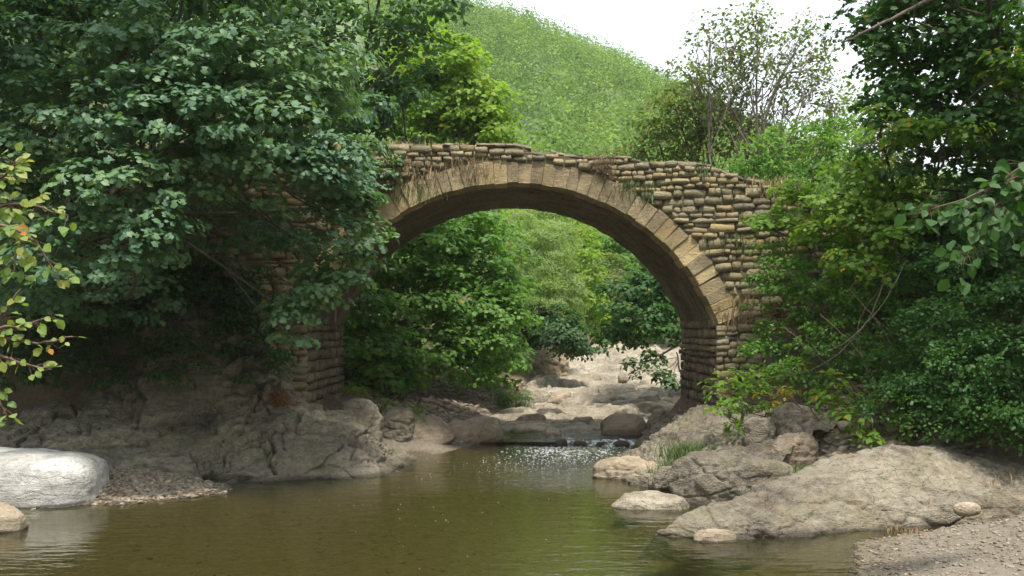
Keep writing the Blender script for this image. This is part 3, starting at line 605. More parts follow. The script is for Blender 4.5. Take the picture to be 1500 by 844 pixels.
def bpx(name, label, x0, x1, y0, y1, mat, seed=0, depth=1.0, Y=None, sink=0.25, z0=0.0, **kw):
    """boulder from its picture box; y1 is where it meets water or ground of height z0"""
    if Y is None: Y = (HE - z0) * F / (y1 - HZ)
    w_ = (x1 - x0) * Y / F * 0.5; hgt = (y1 - y0) * Y / F; Yc = Y + w_ * depth * 0.85
    w_ *= Yc / Y; ztop = HE - (y0 - HZ) * Yc / F; zb = z0 - sink * max(hgt, 0.1) - 0.03
    return boulder(name, label, ((x0 + x1) / 2 * Yc / F - CX * Yc / F, Yc, (ztop + zb) / 2), (w_, w_ * depth, (ztop - zb) / 2), mat, seed, **kw)
bpx('boulder', 'large smooth white boulder at the left edge of the pool', -130, 149, 660, 742, M['rock_white'], 4, depth=0.55, p=4.2, sub=6, amp=0.045, rot=(0, 0.04, 0.06), cuts=3, sink=.3)
bpx('boulder', 'small tan boulder at the far left edge below the white boulder', -60, 36, 738, 781, M['rock_tan'], 8, depth=0.7, p=2.6, amp=0.06, rot=(0, 0.12, 0))
bpx('boulder', 'grey cracked boulder behind the tip of the long sloping rock', 984, 1160, 664, 748, M['rock_whale'], 15, depth=0.55, p=2.8, sub=6, amp=0.11, crack=0.03, cell=1.6, rot=(0, -0.08, -.1), cuts=6, Y=12.9)
bpx('rock_slab', 'low flat pale slab lying in the water beside the grey boulder', 896, 1010, 722, 746, M['rock_pale'], 17, depth=0.6, p=2.8, amp=0.07, sink=.5, cat='rock')
bpx('boulder', 'rounded tan boulder above the riffle in front of the right pier', 878, 948, 604, 643, M['rock_dry'], 21, depth=0.9, p=2.3, amp=0.07, Y=21.0, z0=.0)
bpx('boulder', 'dark angular boulder left of the rounded one on the pale riverbed', 783, 829, 598, 624, M['rock_dark'], 22, depth=0.7, p=2.6, amp=0.14, sub=4, Y=24, z0=.15)
bpx('boulder', 'small dark boulder just behind the rounded tan boulder', 878, 908, 594, 613, M['rock_dark'], 26, depth=0.8, p=2.6, amp=0.12, sub=4, Y=24.8, z0=.2)
bpx('rock_slab', 'low pale slab at the head of the riffle beside the tan boulder', 820, 880, 624, 641, M['rock_dry'], 27, depth=0.9, p=2.8, amp=0.1, sub=4, Y=21.8, z0=.1, cat='rock')
bpx('rock_slab', 'flat tan slab on the left shore at the head of the riffle', 745, 812, 622, 644, M['rock_dry'], 28, depth=0.9, p=2.6, amp=0.12, sub=4, Y=21.6, z0=.1, cat='rock')
bpx('boulder', 'small square brown block on the gravel below the leafy bank', 672, 697, 593, 606, M['rock_dry'], 29, depth=0.8, p=4, amp=0.08, sub=3, Y=24.5, z0=.45)
bpx('boulder', 'smooth grey cobble at the upper edge of the gravel shore', 1396, 1437, 736, 750, M['rock_dry'], 31, depth=0.45, p=2.3, amp=0.03, sub=4, cuts=0, Y=11.3, z0=.2, cat='cobble')
bpx('rock_slab', 'low tan slab on the left shore where the river narrows', 560, 668, 606, 650, M['rock_dry'], 33, depth=0.9, p=2.6, amp=0.12, Y=19.0, z0=.12, cat='rock')
bpx('rock_slab', 'pale sloping slab beside the water left of the riffle', 640, 740, 612, 656, M['rock_dry'], 34, depth=0.7, p=2.4, amp=0.1, Y=20.0, z0=.05, rot=(0, -.15, .2), cat='rock')
bpx('boulder', 'mossy dark boulder against the foot of the left pier', 492, 560, 584, 650, M['rock_left'], 35, depth=0.8, p=3.2, amp=0.14, crack=.03, cell=2.5, Y=18.0, z0=.25)
bpx('boulder', 'mossy boulder under the ferns beyond the left pier', 548, 610, 595, 650, M['rock_left'], 36, depth=0.8, p=3, amp=0.14, crack=.03, cell=2.5, Y=18.8, z0=.3)
bpx('boulder', 'upright pale boulder beside the leafy shrub on the right bank', 1088, 1135, 610, 684, M['rock_pale'], 41, depth=0.7, p=3.5, amp=0.12, crack=.02, cell=3, Y=14.4, z0=.35)
bpx('boulder', 'broken tan boulder on the right bank left of the bright green plant', 1120, 1205, 596, 684, M['rock_whale'], 42, depth=0.7, p=3, amp=0.09, crack=.03, cell=2.4, Y=14.6, z0=.35)
bpx('boulder', 'squat brown boulder just above the long sloping rock', 1128, 1196, 634, 692, M['rock_dry'], 43, depth=0.7, p=3, amp=0.09, crack=.03, cell=3, Y=13.9, z0=.35)
bpx('boulder', 'brown post-like rock between the pale slab and the grassy ledge', 958, 990, 683, 730, M['rock_whale'], 44, depth=0.8, p=3.5, amp=0.14, crack=.02, cell=3, Y=13.8, z0=.05)
bpx('rock_ledge', 'low dark-edged rock tip jutting into the water below the right pier', 868, 985, 672, 702, M['rock_tan'], 45, depth=0.55, p=2.8, amp=0.13, crack=.03, cell=2.2, Y=15.2, cat='rock')
bpx('boulder', 'brown earthy boulder under the left bank trees beyond the bridge', 765, 835, 515, 562, M['rock_dry'], 46, depth=0.6, p=3.2, amp=0.16, crack=.05, cell=1.4, Y=32, z0=.75)
bpx('boulder', 'dark boulder in shade at the right edge of the bank', 1395, 1520, 560, 660, M['rock_whale'], 47, depth=0.5, p=2.8, amp=0.14, crack=.04, cell=1.6, Y=14.2, z0=.6)
bpx('boulder', 'brown boulder overhung by brambles above the long rock', 1255, 1350, 585, 665, M['rock_whale'], 48, depth=0.6, p=3, amp=0.15, crack=.04, cell=2, Y=14.6, z0=.5)
for k, (a, b, c_, d_, Y_, z_, m_, nm) in enumerate([
    (752, 800, 606, 628, 22.6, .12, 'rock_pale', 'pale block at the left end of the slabs above the riffle'), (835, 872, 612, 630, 22.2, .1, 'rock_pale', 'low pale block left of the rounded tan boulder'),
    (848, 890, 585, 602, 25.4, .25, 'rock_pale', 'pale wedge-shaped block in the middle of the riverbed'), (800, 842, 575, 590, 26.5, .3, 'rock_dry', 'tan block upstream of the dark angular boulder'),
    (925, 975, 575, 592, 26.5, .3, 'rock_pale', 'pale block beside the drooping branches'), (900, 940, 545, 557, 32, .6, 'rock_pale', 'small pale block far up the riverbed'),
    (790, 826, 628, 644, 21.0, .05, 'rock_dry', 'small tan block at the lip of the riffle'), (945, 985, 600, 640, 21.2, .1, 'rock_dry', 'tan block between the rounded boulder and the right pier')]):
    bpx('boulder', nm, a, b, c_, d_, M[m_], 150 + k, depth=0.7, sub=4, p=3.6, amp=.1, cuts=6, Y=Y_, z0=z_, rot=(0, .1 * ((k % 3) - 1), .3 * k))
for k, (a, b, c_, d_, nm) in enumerate([(812, 834, 642, 653, 'dark wet stone at the left end of the riffle'), (838, 860, 644, 654, 'dark wet stone in the middle of the riffle'),
                                 (872, 892, 646, 656, 'small black stone just right of the middle of the riffle'), (897, 924, 646, 658, 'dark wet stone at the right end of the riffle')]):
    bpx('stone', nm, a, b, c_, d_, M['rock_dark'], 50 + k, depth=0.8, sub=3, p=2.5, amp=.16, Y=19.5 - .04 * k, sink=.6, cat='stone')

# long sloping rock on the right shore
rows = []
for (xf, yf, zf, x1, y1, z1, x2, y2, z2, x3, y3, z3, x4, y4, z4) in [
    (1.35, 11.0, -.25, 1.55, 11.05, .03, 1.62, 11.15, .07, 1.72, 11.3, .05, 1.85, 11.5, -.2),
    (2.0, 10.75, -.25, 1.98, 10.85, .08, 2.0, 11.05, .20, 2.05, 11.4, .22, 2.15, 11.9, -.2),
    (2.55, 10.7, -.25, 2.5, 10.85, .12, 2.5, 11.1, .27, 2.5, 11.55, .34, 2.6, 12.3, -.1),
    (3.3, 10.9, -.25, 3.25, 11.1, .12, 3.2, 11.4, .32, 3.2, 11.95, .50, 3.3, 12.9, 0),
    (4.0, 11.2, -.2, 4.0, 11.4, .15, 3.95, 11.7, .40, 3.95, 12.3, .69, 4.1, 13.3, .2),
    (4.7, 11.4, -.1, 4.7, 11.55, .16, 4.7, 11.9, .46, 4.7, 12.6, .80, 4.8, 13.7, .4),
    (5.5, 11.6, .0, 5.5, 11.75, .22, 5.5, 12.1, .44, 5.5, 12.8, .74, 5.6, 13.8, .6),
    (6.4, 11.7, .1, 6.4, 11.85, .25, 6.4, 12.2, .40, 6.4, 12.8, .55, 6.5, 13.8, .6),
    (7.6, 11.6, .0, 7.6, 11.75, .2, 7.6, 12.1, .3, 7.6, 12.8, .4, 7.6, 13.8, .6)]:
    rows.append([(xf, yf, zf), (x1, y1, z1), (x2, y2, z2), (x3, y3, z3), (x4, y4, z4)])
V, Fc = bank('whale', rows, 360, 120, None, 61, crack=0.03, cell=(0.55, 0.8, 1.6), rot=0.25, rough=0.032, blocks=0.022, cw=0.035)
top('sloping_rock', V, Fc, M['rock_whale'], 'long grey rock sloping up from its tip in the water along the right shore', 'rock')
for k, (x0, x1, y0, y1, nm) in enumerate([(1030, 1080, 775, 795, 'low pale ledge at the water line under the tip of the sloping rock')]):
    bpx('rock_slab', nm, x0 - 15, x1, y0, y1 + 1, M['rock_tan'], 70 + k, depth=0.35, p=2.6, amp=0.08, sub=4, Y=10.65, sink=.5, cat='rock')

# ------------------------------------------------------------------ pebbles
def pebbles(name, label, X, Y, Z, size, mat, seed, flat=0.5, sub=1, cat='gravel'):
    r = np.random.default_rng(seed); n = len(X); T, Fc = ICO[sub]; k = len(T)
    sc = size[:, None] * np.stack([r.uniform(.8, 1.4, n), r.uniform(.6, 1.0, n), r.uniform(.7, 1.1, n) * flat], 1)
    a = r.uniform(0, 2 * pi, n); jt = 1 + r.normal(0, .16, (n, k, 1)); W = T[None] * jt * sc[:, None, :]
    tl = r.normal(0, .25, n); x = W[..., 0] * np.cos(a)[:, None] - W[..., 1] * np.sin(a)[:, None]; y = W[..., 0] * np.sin(a)[:, None] + W[..., 1] * np.cos(a)[:, None]
    z = W[..., 2] + x * tl[:, None]; V = np.stack([x + X[:, None], y + Y[:, None], z + Z[:, None]], 2).reshape(-1, 3)
    A_ = ((np.arange(n) * k)[:, None, None] + Fc[None]).reshape(-1, 3)
    o = top(name, V, A_, mat, label, cat); o['kind'] = 'stuff'; return o
def scatter_poly(poly, n, r):
    poly = np.array(poly, float); lo, hi = poly.min(0), poly.max(0); out = np.zeros((0, 2))
    while len(out) < n:
        p = r.uniform(lo, hi, (n * 2, 2)); ins = np.zeros(len(p), bool)
        for i in range(len(poly)):
            a, b = poly[i], poly[(i + 1) % len(poly)]
            ins ^= ((a[1] > p[:, 1]) != (b[1] > p[:, 1])) & (p[:, 0] < (b[0] - a[0]) * (p[:, 1] - a[1]) / (b[1] - a[1] + 1e-12) + a[0])
        out = np.concatenate([out, p[ins]])
    return out[:n]
def pebfield(name, label, poly, n, lo, hi, mat, seed, zoff=0.0, zf=None, pw=2.5, **kw):
    r = np.random.default_rng(seed); p = scatter_poly(poly, n, r); z = ground_h(p[:, 0], p[:, 1]) if zf is None else zf(p[:, 0], p[:, 1])
    s = lo + (hi - lo) * r.random(n) ** pw
    return pebbles(name, label, p[:, 0], p[:, 1], z + zoff + s * 0.12, s, mat, seed + 1, **kw)
pebfield('gravel_shore', 'grey brown gravel shore in the lower right corner', [(2.7, 7), (2.95, 9.2), (3.4, 10.6), (4.2, 11.5), (5.4, 11.9), (7.4, 11.9), (7.5, 7)], 11000, .006, .032, M['pebble'], 101, pw=3.5)
pebfield('gravel_bar', 'bar of small tan pebbles beside the white boulder', [(-5.6, 12.9), (-4.9, 12.95), (-3.9, 13.8), (-3.8, 14.2), (-4.2, 14.8), (-6.2, 14.9), (-6.6, 13.6)], 4200, .014, .06, M['pebble'], 103, pw=2.6)
pebfield('pebble_patch', 'small patch of cobbles between the white and the tan boulder at the far left', [(-7.2, 11.4), (-5.9, 11.5), (-5.8, 12.7), (-7.4, 12.8)], 350, .025, .09, M['pebble_pale'], 105, pw=2)
pebfield('rubble_shore', 'tan rubble on the left shore beyond the bridge', [(-3, 20.2), (-1.2, 19.2), (-.3, 20.6), (1.0, 21.4), (0.8, 24), (1.2, 28), (.3, 30), (-1.5, 27), (-3.2, 24)], 5500, .02, .10, M['pebble'], 107, pw=3)
pebfield('bank_rubble', 'loose brown rubble on the right bank above the sloping rock', [(3.2, 13.2), (4.6, 13.0), (6.6, 13.4), (6.5, 15), (4.4, 15.6), (3.2, 15)], 700, .03, .13, M['pebble'], 109, pw=2.5)
rr = np.random.default_rng(5)
pebfield('bed_cobbles', 'brown cobbles on the bed of the pool', [(-5.6, 8), (3, 8), (3.2, 11), (1.4, 12.5), (1.2, 15.5), (1.4, 18), (-1.2, 18), (-1.4, 16), (-4, 14.4), (-4.8, 12.5)], 2600, .01, .05, M['pebble_bed'], 111, zoff=-.004, pw=2.0, flat=.35)

# foam: riffle and drifting flecks
gx = np.linspace(0.75, 2.62, 100); gy = np.linspace(18.9, 20.1, 70); A, B = np.meshgrid(gx, gy, indexing='ij'); A = A.ravel(); B = B.ravel()
p3 = np.stack([A, B, A * 0], 1); t = sst(19.35, 19.75, B + 0.18 * fbm(p3 * 2, 2, 4))
z = -0.03 + 0.10 * t + fbm(p3 * np.array([6, 4, 1]), 4, 9, .65) * 0.045 * (1 - abs(2 * t - 1) * .3) - 0.12 * sst(1.1, .75, A) - 0.07 * sst(19.25, 18.9, B)
structure('riffle', np.stack([A, B, z], 1), grid_faces(100, 70), M['riffle'])
gx = np.linspace(-0.3, 3.3, 60); gy = np.linspace(19.75, 22.0, 50); A, B = np.meshgrid(gx, gy, indexing='ij'); p3 = np.stack([A.ravel(), B.ravel(), A.ravel() * 0], 1)
structure('upper_stream', np.stack([A.ravel(), B.ravel(), 0.055 + 0.02 * (B.ravel() - 19.8) + fbm(p3 * 5, 3, 2) * 0.006], 1), grid_faces(60, 50), M['water'])
r = np.random.default_rng(12); n = 420
pxs = np.concatenate([r.normal(640, 90, 40), r.uniform(560, 900, 60)]); pys = np.concatenate([r.normal(745, 34, 40), r.uniform(662, 700, 60)])
Yw = HE * F / (np.clip(pys, 664, 835) - HZ); Xw = (pxs - CX) * Yw / F; g = sdist(Xw, Yw) < -0.1; Xw, Yw = Xw[g], Yw[g]; s = r.uniform(.003, .008, len(Xw)) * (.6 + Yw / 25)
o = pebbles('foam_flecks', 'white foam flecks drifting on the dark pool', Xw, Yw, Xw * 0 + .004, s, M['foam'], 13, flat=0.3, cat='foam')
# white bits for crests, and for sky glints painted on the run's ripples
n = 1300; B = 19.3 - 3.6 * r.random(n) ** 1.7; A = 0.22 * (B - 14) + r.normal(0, 0.75, n) * (0.55 + 0.06 * (20 - B)); g = (sdist(A, B) < -0.15); A, B = A[g], B[g]
pebbles('crest_glints', 'white crests and painted sky glints in the run below the riffle', A, B, A * 0 + .012, r.uniform(.006, .024, len(A)) * np.clip((B - 14.5) / 4, .2, 1), M['foam'], 14, flat=0.35, cat='foam')

# ------------------------------------------------------------------ bridge
YF, YB, XC, ZC, RI = 17.5, 21.3, 0.01, 0.975, 3.757
TH = math.asin(3.51 / RI); ZS = ZC + RI * math.cos(TH)
_tp = np.array([(-60, 225), (200, 216), (535, 214), (620, 211), (735, 211), (766, 213), (785, 223), (870, 229), (925, 232), (950, 239), (1005, 237), (1035, 241), (1085, 260), (1120, 270), (1160, 287), (1220, 312), (1420, 380)], float)
TX = (_tp[:, 0] - CX) * YF / F; TZ = HE - (_tp[:, 1] - HZ) * YF / F
def topz(x): return np.interp(x, TX, TZ)
bridge = thing('stone_bridge', (0, (YF + YB) / 2, 0.3), 'old single arch rubble stone bridge spanning the river', 'bridge')
BL = np.array(bridge.location)
# core: mortar-bound body with the arch cut out
RC = RI + 0.11; XW = 3.51 + 0.10
xa = np.concatenate([np.linspace(-6.3, -XW, 40), np.linspace(-XW, XW, 81), np.linspace(XW, 7.8, 40)])
side = np.concatenate([np.zeros(40), np.ones(81), np.zeros(40)]).astype(bool)
lo = np.where(side, ZC + np.sqrt(np.maximum(RC ** 2 - np.minimum(np.abs(xa), RC * math.sin(TH)) ** 2, 0)), 0.2)
hi = topz(xa) - 0.06 + 0.02 * np.sin(xa * 9)
g = Geo(); n = len(xa)
def strip(pa, pb):
    V_ = np.concatenate([pa, pb]); g.add(V_, np.array([(i, i + 1, n + i + 1, n + i) for i in range(n - 1)]))
fY, bY = YF + 0.0, YB - 0.002
def row(z, y): return np.stack([xa, np.full(n, y), z], 1)
strip(row(lo, fY), row(hi, fY)); strip(row(hi, fY), row(hi - .02, bY)); strip(row(hi - .02, bY), row(lo, bY)); strip(row(lo, bY), row(lo, fY))
V, Fc = g.get(); part('core', V, Fc, M['mortar'], bridge, False)
# ring of dressed voussoirs
r = np.random.default_rng(19); nv = 47; wts = r.uniform(0.8, 1.2, nv); cum = np.concatenate([[0], np.cumsum(wts)]) / wts.sum(); angs = -TH + 2 * TH * cum
def wedge(a0, a1, r0, r1, y0, y1, bev=0.008, jit=0.0):
    gap = 0.0025
    def pt(a, rd, y): return (XC + rd * math.sin(a), y, ZC + rd * math.cos(a))
    a0 += gap / r0; a1 -= gap / r0; b = bev / r0
    F0 = [pt(a0 + b, r0 + bev, y0), pt(a1 - b, r0 + bev, y0), pt(a1 - b, r1 - bev, y0), pt(a0 + b, r1 - bev, y0)]
    F1 = [pt(a0, r0, y0 + bev), pt(a1, r0, y0 + bev), pt(a1, r1, y0 + bev), pt(a0, r1, y0 + bev)]
    F2 = [pt(a0, r0, y1), pt(a1, r0, y1), pt(a1, r1, y1), pt(a0, r1, y1)]
    Vv = np.array(F0 + F1 + F2); Vv[:4] += r.normal(0, .006, (4, 3)); Vv[4:8, 1] += r.normal(0, .008, 4); Vv[[2, 3, 6, 7], 2] += r.normal(0, .018)
    Fc_ = [(0, 1, 2, 3)] + [(i, i + 4, (i + 1) % 4 + 4, (i + 1) % 4) for i in range(4)] + [(i + 4, i + 8, (i + 1) % 4 + 8, (i + 1) % 4 + 4) for i in range(4)] + [(8, 11, 10, 9)]
    return Vv, np.array(Fc_)
for i in range(nv):
    am = (angs[i] + angs[i + 1]) / 2; th = 0.36 + 0.06 * abs(am) / TH + r.uniform(-.025, .03); old = abs(am + 0.0) < 0.4 and r.random() < 0.85 or (0.3 < am < 0.72) or r.random() < .2
    V, Fc = wedge(angs[i], angs[i + 1], RI + r.uniform(-.014, .012), RI + th, YF - 0.03 + r.uniform(-.018, .018), YF + 0.5)
    part('voussoir', V, Fc, M['voussoir_old'] if old else M['voussoir'], bridge, False)
# underside of the vault: courses of blocks behind the ring
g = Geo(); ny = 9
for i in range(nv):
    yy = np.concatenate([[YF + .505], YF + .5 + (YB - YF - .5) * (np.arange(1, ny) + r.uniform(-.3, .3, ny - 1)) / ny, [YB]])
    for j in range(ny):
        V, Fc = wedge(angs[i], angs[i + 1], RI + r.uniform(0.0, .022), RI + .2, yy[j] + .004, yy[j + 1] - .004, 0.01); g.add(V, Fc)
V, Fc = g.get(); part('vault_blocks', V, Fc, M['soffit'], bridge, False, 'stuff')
# rubble stones
SM = [mesh_np('stone', stone_shape(np.random.default_rng(200 + k), rd, .12), CBF, M['stone'], True) for k, rd in enumerate(list(np.linspace(.15, .62, 18)))]
PM = [mesh_np('pier_stone', stone_shape(np.random.default_rng(300 + k), .35, .1), CBF, M['stone_pier'], True) for k in range(10)]
KM = [mesh_np('cap_stone', stone_shape(np.random.default_rng(400 + k), .2, .12), CBF, M['cap'], True) for k in range(8)]
def put(name, meshes, c, s, r, rot=(0, 0, 0)):
    o = link(name, meshes[r.integers(len(meshes))], bridge); o.location = tuple(np.array(c) - BL); o.scale = s; o.rotation_euler = rot; return o
r = np.random.default_rng(77); cand = []
z = 0.35
while z < 5.45:
    hk = r.uniform(.09, .175) if z < 4.6 else r.uniform(.075, .12); zm = z + hk / 2
    if zm > ZC + RI + .46: edges = [(-6.2, 7.4)]
    elif zm > ZS: e = math.sqrt(max((RI + .44) ** 2 - (zm - ZC) ** 2, 0)); edges = [(-6.2, -e + .01), (e - .02, 7.4)]
    else: edges = [(-6.2, -3.49), (3.49, 7.4)]
    for (e0, e1) in edges:
        x = e0
        while x < e1 - .1:
            w_ = min(r.choice([r.uniform(.8, 1.5), r.uniform(1.5, 2.6), r.uniform(2.4, 3.6)]) * hk, e1 - x, .44)
            if e1 - x - w_ < .12: w_ = e1 - x
            xm = x + w_ / 2
            if zm + hk * .45 < topz(xm) + .0:
                wob = .035 * math.sin(xm * 1.3 + z * 2) + .02 * math.sin(xm * 4.1 + z * 7) + r.normal(0, .008)
                if w_ > 1.5 * hk and hk > .14 and r.random() < .45:      # two thin stones where a thick one would go
                    f_ = r.uniform(.38, .62); cand.append((xm, zm + wob - hk * (1 - f_) / 2, w_, hk * f_)); k_ = r.uniform(.35, .65)
                    cand.append((xm - w_ * (1 - k_) / 2, zm + wob + hk * f_ / 2, w_ * k_, hk * (1 - f_))); cand.append((xm + w_ * k_ / 2, zm + wob + hk * f_ / 2, w_ * (1 - k_), hk * (1 - f_) * .95))
                else: cand.append((xm, zm + wob, w_, hk * r.uniform(.9, 1.12)))
            x += w_
    z += hk
vis = [c for c in cand if -2.5 < c[0] < 4.75 or (-3.9 < c[0] <= -2.5 and c[1] < 3)]
vis.sort(key=lambda c: -c[2] * c[3]); solo = set(map(id, vis[:300])); g = Geo()
for c in cand:
    x, zc, w_, h_ = c; rt = (r.normal(0, .05), r.normal(0, .05), r.normal(0, .06)); sz = (w_ + .006, .165 * r.uniform(.8, 1.2), h_ + .014)
    if id(c) in solo: put('stone', SM, (x, YF + .025 + r.uniform(-.015, .015), zc), sz, r, rt)
    else:
        k = r.integers(len(SM)); co = np.array([v.co[:] for v in SM[k].vertices]) * np.array(sz) + np.array([x, YF + .025 + r.uniform(-.015, .015), zc]); g.add(co, CBF)
# the pier faces that look onto the river
npier = 0
for sgn in (-1, 1):
    z = .5
    while z < ZS + .02:
        hk = r.uniform(.11, .22); y = YF + .02
        while y < YB - .05:
            w_ = min(r.uniform(.16, .36), YB - y)
            sz = (.22 * r.uniform(.85, 1.2), w_ - .004, hk * r.uniform(.85, 1.1)); cc = (sgn * (3.51 + .09 + r.uniform(-.02, .02)), y + w_ / 2, z + hk / 2)
            npier += 1
            if npier <= 300: put('pier_stone', PM, cc, sz, r, (r.normal(0, .09), r.normal(0, .05), r.normal(0, .06)))
            else: g.add(np.array([v.co[:] for v in PM[npier % 10].vertices]) * np.array(sz) + np.array(cc), CBF)
            y += w_
        z += hk
V, Fc = g.get(); part('small_stones', V, Fc, M['stone'], bridge, True, 'stuff')
# cap stones along the top edge
x = -6.0
while x < 4.9:
    w_ = r.uniform(.12, .34); xm = x + w_ / 2; h_ = r.uniform(.03, .06)
    if r.random() > .08:
        sl = (float(topz(xm + .1)) - float(topz(xm - .1))) / .2
        put('cap_stone', KM, (xm, YF + .17 + r.uniform(-.03, .03), float(topz(xm)) - .02 + r.uniform(-.01, .012)), (w_ + .02, r.uniform(.3, .42), h_ + .03), r, (r.normal(0, .03), -sl * .8 + r.normal(0, .025), r.normal(0, .06)))
    x += w_ * .93

# ------------------------------------------------------------------ grass, tufts and twiggy plants
def tuft(name, label, cx_, cy_, cz_, n, h, spread, mat, seed, cat='grass', lean=0.5, width=.008, kind=None, group=None, down=False, sy=None):
    r = np.random.default_rng(seed); X = cx_ + r.normal(0, spread, n); Y = cy_ + r.normal(0, spread if sy is None else sy, n); hh = h * r.uniform(.5, 1.2, n)
    a = r.uniform(0, 2 * pi, n); ln = r.uniform(.1, lean, n) * hh; ax = r.uniform(0, 2 * pi, n); W = width * r.uniform(.6, 1.4, n)
    dz = -1 if down else 1; Z = cz_ + (r.uniform(-.8, .8, n) * h if sy is not None else np.zeros(n))
    b = np.stack([X, Y, Z], 1); sx = np.stack([np.cos(ax), np.sin(ax), ax * 0], 1) * W[:, None]; l1 = np.stack([np.cos(a), np.sin(a), a * 0], 1) * ln[:, None]
    m1 = b + l1 * .3 + UP * (hh * .6 * dz)[:, None]; tp = b + l1 + UP * (hh * dz)[:, None]
    V = np.stack([b - sx, b + sx, m1 + sx * .8, m1 - sx * .8, tp], 1).reshape(-1, 3); k = (np.arange(n) * 5)[:, None, None]
    Fc = (k + np.array([(0, 1, 2), (0, 2, 3), (3, 2, 4)])[None]).reshape(-1, 3)
    o = top(name, V, Fc, mat, label, cat, group, origin=np.array([cx_, cy_, cz_])); o['kind'] = 'stuff'; return o
yt = YF + .02
def tpx(px, py, Y=YF - .05): p = P(px, py, Y); return p
for k, (px, py, nb, hh, sp, mt, lab, ct) in enumerate([
   (585, 216, 260, .16, .34, 'straw', 'dry grass fringe on the top left of the bridge', 'grass'),
   (690, 216, 200, .10, .40, 'straw', 'short dry grass on the bridge top above the crown', 'grass'),
   (615, 250, 220, .26, .26, 'straw', 'brown dry weeds hanging on the spandrel above the left arch ring', 'weeds'),
   (688, 248, 200, .24, .20, 'straw', 'dry weed tuft on the wall left of the arch crown', 'weeds'),
   (1130, 275, 320, .20, .30, 'straw', 'dry straw-coloured grass on the sloping right end of the bridge', 'grass'),
   (1085, 455, 260, .30, .18, 'straw', 'dry brown grass at the right springing of the arch', 'grass'),
   (600, 280, 200, .2, .26, 'grass', 'green weeds growing on the left spandrel', 'weeds'),
   (915, 275, 160, .2, .12, 'grass', 'small green weed on the wall just right of the dry bush', 'weeds'),
   (948, 282, 130, .18, .1, 'grass', 'small green tuft above the right arch ring', 'weeds'),
   (1030, 250, 130, .14, .1, 'grass', 'small green tuft under the right part of the parapet', 'weeds'),
   (1070, 355, 220, .18, .22, 'grass', 'green weeds between the stones right of the arch ring', 'weeds')]):
    p = tpx(px, py); tuft('grass_tuft', lab, p[0], YF - .03 if py > 225 else YF + .12, p[2] - hh * .4, nb, hh, sp, M[mt], 500 + k, ct, lean=.9, width=.006, sy=.05)
def twiggy(name, label, base, n, L, seed, mat='twig', leafm=None, cat='shrub', spread=1.0, leaf=.03, perl=8, dirv=(0, 0, 1), rad=.006, dens=1):
    r = np.random.default_rng(seed); t = thing(name, tuple(base), label, cat); g = Geo(); tips = []
    for k in range(n):
        d = np.array(dirv) + r.normal(0, .5 * spread, 3); d /= np.linalg.norm(d); e = np.array(base) + d * L * r.uniform(.6, 1.1)
        q = curve(base, e, 6, r, .08); g.add(*tube(q, np.linspace(rad, rad * .4, 6), 4))
        for j in range(4):
            s = q[r.integers(2, 6)]; e2 = s + (d + r.normal(0, .5, 3)) * L * .3; q2 = curve(s, e2, 4, r, .08); g.add(*tube(q2, np.linspace(rad * .5, rad * .25, 4), 3)); tips += list(q2)
        tips += list(q[2:])
    V, Fc = g.get(); part('stems', V, Fc, M[mat], t)
    if leafm:
        T_ = np.repeat(np.array(tips), perl, 0); T_ = T_ + r.normal(0, .05 * L + .02, T_.shape); u = unit(r, len(T_))
        V, Fc = leaves_mesh(T_, u + UP, u + r.normal(0, .3, u.shape), leaf * r.uniform(.6, 1.3, len(T_)), 'quad'); part('foliage', V, Fc, M[leafm], t)
    return t
p = P(885, 262, YF - .05); twiggy('dry_bush', 'round twiggy brown bush growing out of the bridge wall right of the crown', p, 34, .42, 1, spread=1.1, leafm='straw', leaf=.022, perl=2, dirv=(0, -.25, 1), rad=.004)
p = P(408, 592, 16.4); twiggy('dry_bush', 'rusty brown tuft on the rock left of the left pier', p, 26, .22, 2, spread=1.2, leafm='leaf_rust', leaf=.03, perl=3, rad=.004)
for k, (px, py, Y, nb, hh, sp, mt, lab) in enumerate([
   (1010, 665, 15.2, 700, .26, .20, 'grass', 'pale green grass growing down the ledge below the right pier'),
   (985, 690, 14.6, 350, .22, .13, 'grass', 'green grass clump at the foot of the ledge above the pale slab'),
   (1180, 685, 13.4, 300, .10, .14, 'grass', 'short green grass in the notch above the long rock'),
   (1085, 712, 12.9, 120, .08, .08, 'grass', 'tiny grass tuft between the grey boulder and the long rock'),
   (745, 592, 25, 300, .2, .3, 'grass', 'green grass patch on the tan rubble beyond the bridge'),
   (1330, 770, 11.2, 120, .07, .12, 'straw', 'brown weed debris at the water edge by the gravel'),
   (1450, 690, 12.6, 260, .12, .35, 'straw', 'dry grass on the right end of the long rock')]):
    p = P(px, py, Y); zz = max(gh(p[0], p[1]), p[2] - .03); tuft('grass_tuft', lab, p[0], p[1], p[2] - .08, nb, hh, sp, M[mt], 540 + k, 'grass', lean=.8, width=.005)

